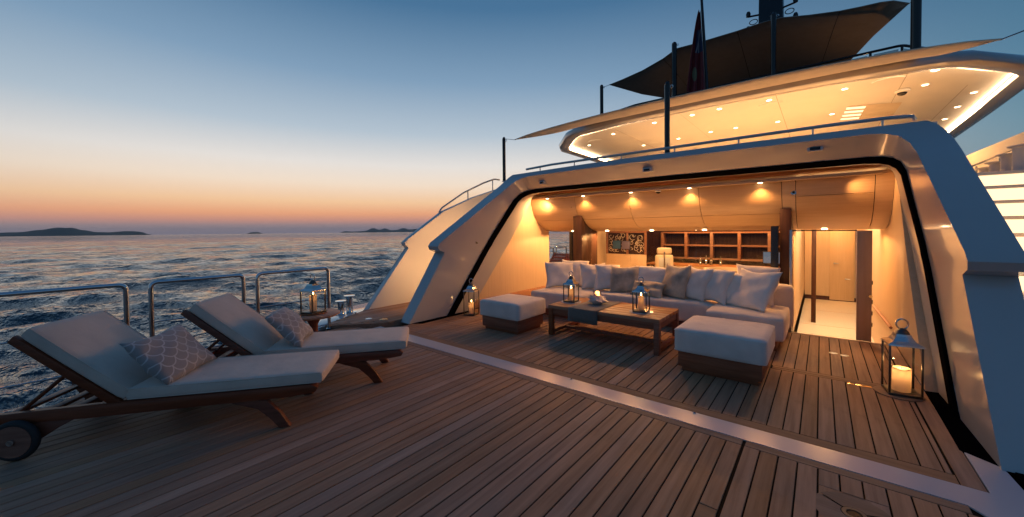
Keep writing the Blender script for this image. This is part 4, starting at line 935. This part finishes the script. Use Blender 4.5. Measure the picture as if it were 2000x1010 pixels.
# shell centrepiece holding a candle
sh = thing('shell_centrepiece', 'spiky shell cluster with glowing round candle on the runner', 'centrepiece', (-2.48, 4.95, .437))
bm = bmesh.new(); rng = random.Random(11)
bmesh.ops.create_icosphere(bm, subdivisions=4, radius=1)
spk = [Vector((rng.uniform(-1, 1), rng.uniform(-1, 1), rng.uniform(-.3, .8))).normalized() for _ in range(26)]
for v in bm.verts:
    d = v.co.normalized(); k = .92 + .6 * max(math.exp(-((d - s).length / .13) ** 2) for s in spk) + .05 * math.sin(9 * d.x + 4 * d.z) * math.sin(7 * d.y)
    wd = .115 if d.z < .2 else .115 - .05 * (d.z - .2)
    v.co = Vector((d.x * wd * k, d.y * wd * k, max(0, .06 + d.z * .075 * k)))
from_bm('shells', bm, SHELL, sh, smooth=50)
lathe('holder', [(.03, .10), (.052, .125), (.06, .19), (.056, .19), (.048, .128), (.0, .115)], GLASS, sh); bm = bmesh.new(); bmesh.ops.create_uvsphere(bm, u_segments=16, v_segments=12, radius=.036); bmesh.ops.translate(bm, verts=bm.verts[:], vec=(0, 0, .152)); from_bm('ball_candle', bm, WAX, sh, smooth=60)
lamp('candle_glow', 'POINT', (-2.48, 4.95, .437 + .155), .9, (1, .42, .14), .012)

# ------------------------------------------------------------------ side table with its lantern
stx, sty, stz = -4.90, 2.06, .50
sd = thing('side_table', 'small round timber pedestal table between the loungers and the rail', 'table', (stx, sty, 0))
lathe('table_top', [(.0, stz - .035), (.28, stz - .035), (.305, stz - .022), (.305, stz - .006), (.29, stz), (.0, stz)], TABW, sd, seg=40); lathe('pedestal', [(.20, 0), (.20, .025), (.07, .07), (.045, .2), (.05, .36), (.10, stz - .036)], DARKW, sd)
o = lathe('tray', [(.15, .0), (.165, .012), (.16, .014), (.145, .004), (.0, .004)], TABW, loc=(stx, sty, stz + .001), seg=32); o['label'] = 'round wooden tray under the lantern on the side table'; o['category'] = 'tray'
lantern((stx, sty, stz + .006), .19, .275, 'steel lantern on the round side table by the rail', R(18), cr=.042, ch=.20, power=.6)

# ------------------------------------------------------------------ sun loungers
def make_lounger(loc, rz, label, cush_label):
    t = thing('sun_lounger', label, 'sun lounger', loc, rz, 'sun loungers by the rail'); Hn = -1.30
    for s in (-1, 1):
        prism('side_rail', [(-2.02, .235), (-2.02, .30), (-1.4, .315), (-.05, .315), (.0, .29), (-.02, .255), (-.2, .235), (-1.5, .225)], *sorted((s * .285, s * .325)), DARKW, t, bev=.004)
        prism('front_leg', [(-.46, .235), (-.36, .225), (-.27, .12), (-.20, .004), (-.28, .0), (-.335, .085), (-.42, .17), (-.60, .226)], *sorted((s * .282, s * .322)), DARKW, t, bev=.005)
        prism('wheel_bracket', [(-2.0, .235), (-1.55, .228), (-1.66, .17), (-1.78, .09), (-1.90, .09)], *sorted((s * .289, s * .321)), DARKW, t, bev=.004)
        wh = cyl('wheel', (s * .335, -1.85, .135), (s * .385, -1.85, .135), .105, BASEW, t, seg=28)
        bm = bmesh.new(); tube_bm(bm, [(s * .36, -1.85 + .112 * math.cos(q), .135 + .112 * math.sin(q)) for q in [2 * math.pi * i / 32 for i in range(32)]], .024, 10, True); from_bm('tyre', bm, RUB2, wh, smooth=50)
        lathe_ = cyl('hub_cap', (s * .386, -1.85, .135), (s * .396, -1.85, .135), .02, STEEL, wh, seg=14)
    cyl('axle', (-.34, -1.85, .135), (.34, -1.85, .135), .012, STEELD, t, seg=10)
    for y in (-1.95, -1.75, -1.6, -1.45, -.06): box('cross_slat', (-.283, y - .03, .262), (.283, y + .03, .284), DARKW, t, bev=.003)
    for i in range(9): y = -1.22 + .13 * i; box('seat_slat', (-.283, y - .045, .262), (.283, y + .045, .29), DARKW, t, bev=.003)
    th = R(41); Mb = Matrix.Translation((0, Hn, .30)) @ Matrix.Rotation(-th, 4, 'X')
    for s in (-1, 1): box('back_rail', (s * .30 - .018, -.78, -.035), (s * .30 + .018, .02, .02), DARKW, t, mtx=Mb)
    for i in range(6): box('back_slat', (-.281, -.74 + .125 * i, -.012), (.281, -.65 + .125 * i, .012), DARKW, t, mtx=Mb)
    for s in (-1, 1): tube('prop_strut', [Mb @ Vector((s * .25, -.40, -.03)), (s * .25, -1.90, .29)], .014, DARKW, t, seg=8)
    pad('seat_cushion', (-.305, Hn + .03, .318), (.305, .03, .400), .018, CREAM, t, puff=.007, res=16)
    bc_ = pad('back_cushion', (-.305, -.76, .022), (.305, .0, .108), .018, CREAM, t, puff=.008, res=16, mtx=Mb)
    for s in (-1, 1): 
        tube('piping', [(s * .303, Hn + .045, .396), (s * .309, -.6, .397), (s * .303, .015, .396)], .0045, CREAM, t, seg=6)
        tube('piping', [(s * .303, Hn + .045, .324), (s * .309, -.6, .324), (s * .303, .015, .324)], .0045, CREAM, t, seg=6)
        tube('piping', [Mb @ Vector(q) for q in ((s * .303, -.745, .104), (s * .309, -.38, .105), (s * .303, -.015, .104))], .0045, CREAM, t, seg=6)
    me = pillow_mesh('scatter_cushion', .58, .44, .16, 21 + int(loc[1] * 10)); me.materials.append(SCAL)
    return t, me
def lounger_cushion(me, loc, rz, local, label, lean=48, roll=8):
    o = bpy.data.objects.new('scatter_cushion', me); COL.objects.link(o); o['label'] = label; o['category'] = 'cushion'; o['group'] = 'scalloped cushions on the loungers'
    M0 = Matrix.Translation(loc) @ Matrix.Rotation(rz, 4, 'Z')
    o.matrix_world = M0 @ Matrix.Translation(local) @ Matrix.Rotation(R(roll), 4, 'Z') @ Matrix.Rotation(math.pi, 4, 'Z') @ Matrix.Rotation(R(lean), 4, 'X')
RZ = -math.atan2(.616, .788)
l1, me1 = make_lounger((-3.30, 1.50, 0), RZ, 'nearer timber sun lounger with cream cushions and wheels', '')
lounger_cushion(me1, (-3.30, 1.50, 0), RZ, (.02, -1.13, .56), 'beige scallop print cushion on the nearer lounger', 46, -6)
l2, me2 = make_lounger((-3.50, 2.42, 0), RZ, 'farther timber sun lounger beside the round side table', '')
lounger_cushion(me2, (-3.50, 2.42, 0), RZ, (.0, -1.12, .56), 'beige scallop print cushion on the farther lounger', 46, 4)

# ------------------------------------------------------------------ guard rails along the deck edge
def guard(y0, y1, label, x=-5.96, z0=0.0):
    t = thing('guard_rail', label, 'railing', (x, (y0 + y1) / 2, z0), group='guard rails along the deck edge'); h = (y1 - y0) / 2
    tube('top_rail', round_path([(0, -h, .0), (0, -h, .95), (0, h, .95), (0, h, .0)], .07, 6), .024, STEEL, t, seg=12)
    for z in (.07, .49): tube('wire', [(0, -h, z), (0, h, z)], .009, STEELD, t, seg=8)
    for y in (-h, h):
        lathe('foot', [(.045, .0), (.045, .008), (.028, .016)], STEEL, t, loc=(0, y, 0), seg=16)
        if z0 == 0 and (y0 + y1) / 2 + y < 2.3: tube('bracket', [(0, y, .0), (.05, y, -.05), (.78, y, -.06)], .02, STEEL, t, seg=8)
guard(-2.2, .52, 'long guard rail at the left edge of the picture behind the near lounger')
guard(.72, 1.62, 'middle guard rail hoop behind the gap between the loungers')
guard(1.78, 2.74, 'guard rail hoop behind the side table lantern')
# mooring bollards
for s, pts in ((-1, ((-6.87, 3.38, .25, 'shorter polished bollard of the pair on the hull cap'), (-6.90, 3.56, .32, 'taller polished bollard of the pair on the hull cap'))),):
    for x, y, h, lb in pts:
        t = thing('bollard', lb, 'bollard', (x, y, -.01), group='mooring bollards')
        lathe('post', [(.075, .0), (.06, .03), (.055, h * .8), (.07, h * .93)], STEEL, t, seg=20); lathe('cap', [(.07, h * .93), (.10, h * .96), (.10, h), (.0, h + .006)], STEEL, t, seg=20); lathe('base_plate', [(.13, .0), (.13, .01), (.08, .014)], STEEL, t, seg=24)
for i, p in enumerate(((1925, 352, .20, 1.95), (1945, 352, .24, 1.98), (1968, 350, .30, 2.0), (1992, 345, .36, 2.02))):
    q = px(p[0], p[1], 0, p[3]); h = p[2]
    t = thing('bollard', ['leftmost', 'second from left', 'third from left', 'rightmost'][i] + ' warm lit bollard at the top of the side stair', 'bollard', (q.x, q.y, 2.19), group='bollards on the stair landing')
    lathe('post', [(.09, .0), (.07, .03), (.065, h * .8), (.08, h * .93)], SATIN, t, seg=20); lathe('cap', [(.08, h * .93), (.115, h * .96), (.115, h), (.0, h + .006)], SATIN, t, seg=20)
t = thing('stair_rail', 'thin rail above the bollards on the stair landing', 'railing', (2.2, 9, 2.19))
tube('rail', [(2.24, 8.0, 2.62), (2.24, 12.4, 2.66)], .02, STEEL, t, True)
for y in (8.6, 9.8, 11.0): cyl('stanchion', (2.24, y, 2.19), (2.24, y, 2.62), .014, STEELD, t, True, seg=8)
lathe('downlight', [(0, 0), (.06, 0), (.06, .012)], LAMP, over, True, loc=(1.75, 11.3, 4.62), seg=18)
lamp('stair_light', 'AREA', (1.75, 11.3, 4.58), 110, size=.3)
# side balcony seen through the port opening
bal = struct(box('balcony_deck', (-7.2, 7.85, -.4), (-5.21, 13.0, -.02), TEAK, bev=0))
guard(9.2, 10.61, 'guard rail hoop on the side balcony seen left through the opening', -6.9, -.02); guard(10.77, 11.43, 'guard rail hoop on the side balcony seen right through the opening', -6.9, -.02)
def copy_tree(o, parent=None):
    c = o.copy(); COL.objects.link(c); c.parent = parent
    for ch in list(o.children):
        if not ch.name.startswith(('seat_cushion', 'back_cushion', 'piping')): copy_tree(ch, c)
    return c
for i, (x, y) in enumerate(((-6.25, 8.28), (-5.55, 7.86))):
    c = copy_tree(l1); c.location = (x, y, -.02); c.rotation_euler = (0, 0, R(180)); c['label'] = ['sun lounger on the side balcony nearer the rail', 'sun lounger on the side balcony nearer the sofa'][i]; c['group'] = 'sun loungers on the side balcony'

# ------------------------------------------------------------------ evening air over the sea
hz = box('haze', (-13000, -13000, SEAZ - 1.2), (13000, 13000, 150), RUBBER, bev=0); hz['kind'] = 'stuff'
hm = bpy.data.materials.new('evening_air'); hm.use_nodes = True; hn = hm.node_tree.nodes; hn.clear()
pv = hn.new('ShaderNodeVolumePrincipled'); pv.inputs['Color'].default_value = (.82, .88, .95, 1); pv.inputs['Density'].default_value = 4.5e-5; pv.inputs['Anisotropy'].default_value = .2
hm.node_tree.links.new(pv.outputs[0], hn.new('ShaderNodeOutputMaterial').inputs['Volume']); hz.data.materials.clear(); hz.data.materials.append(hm)
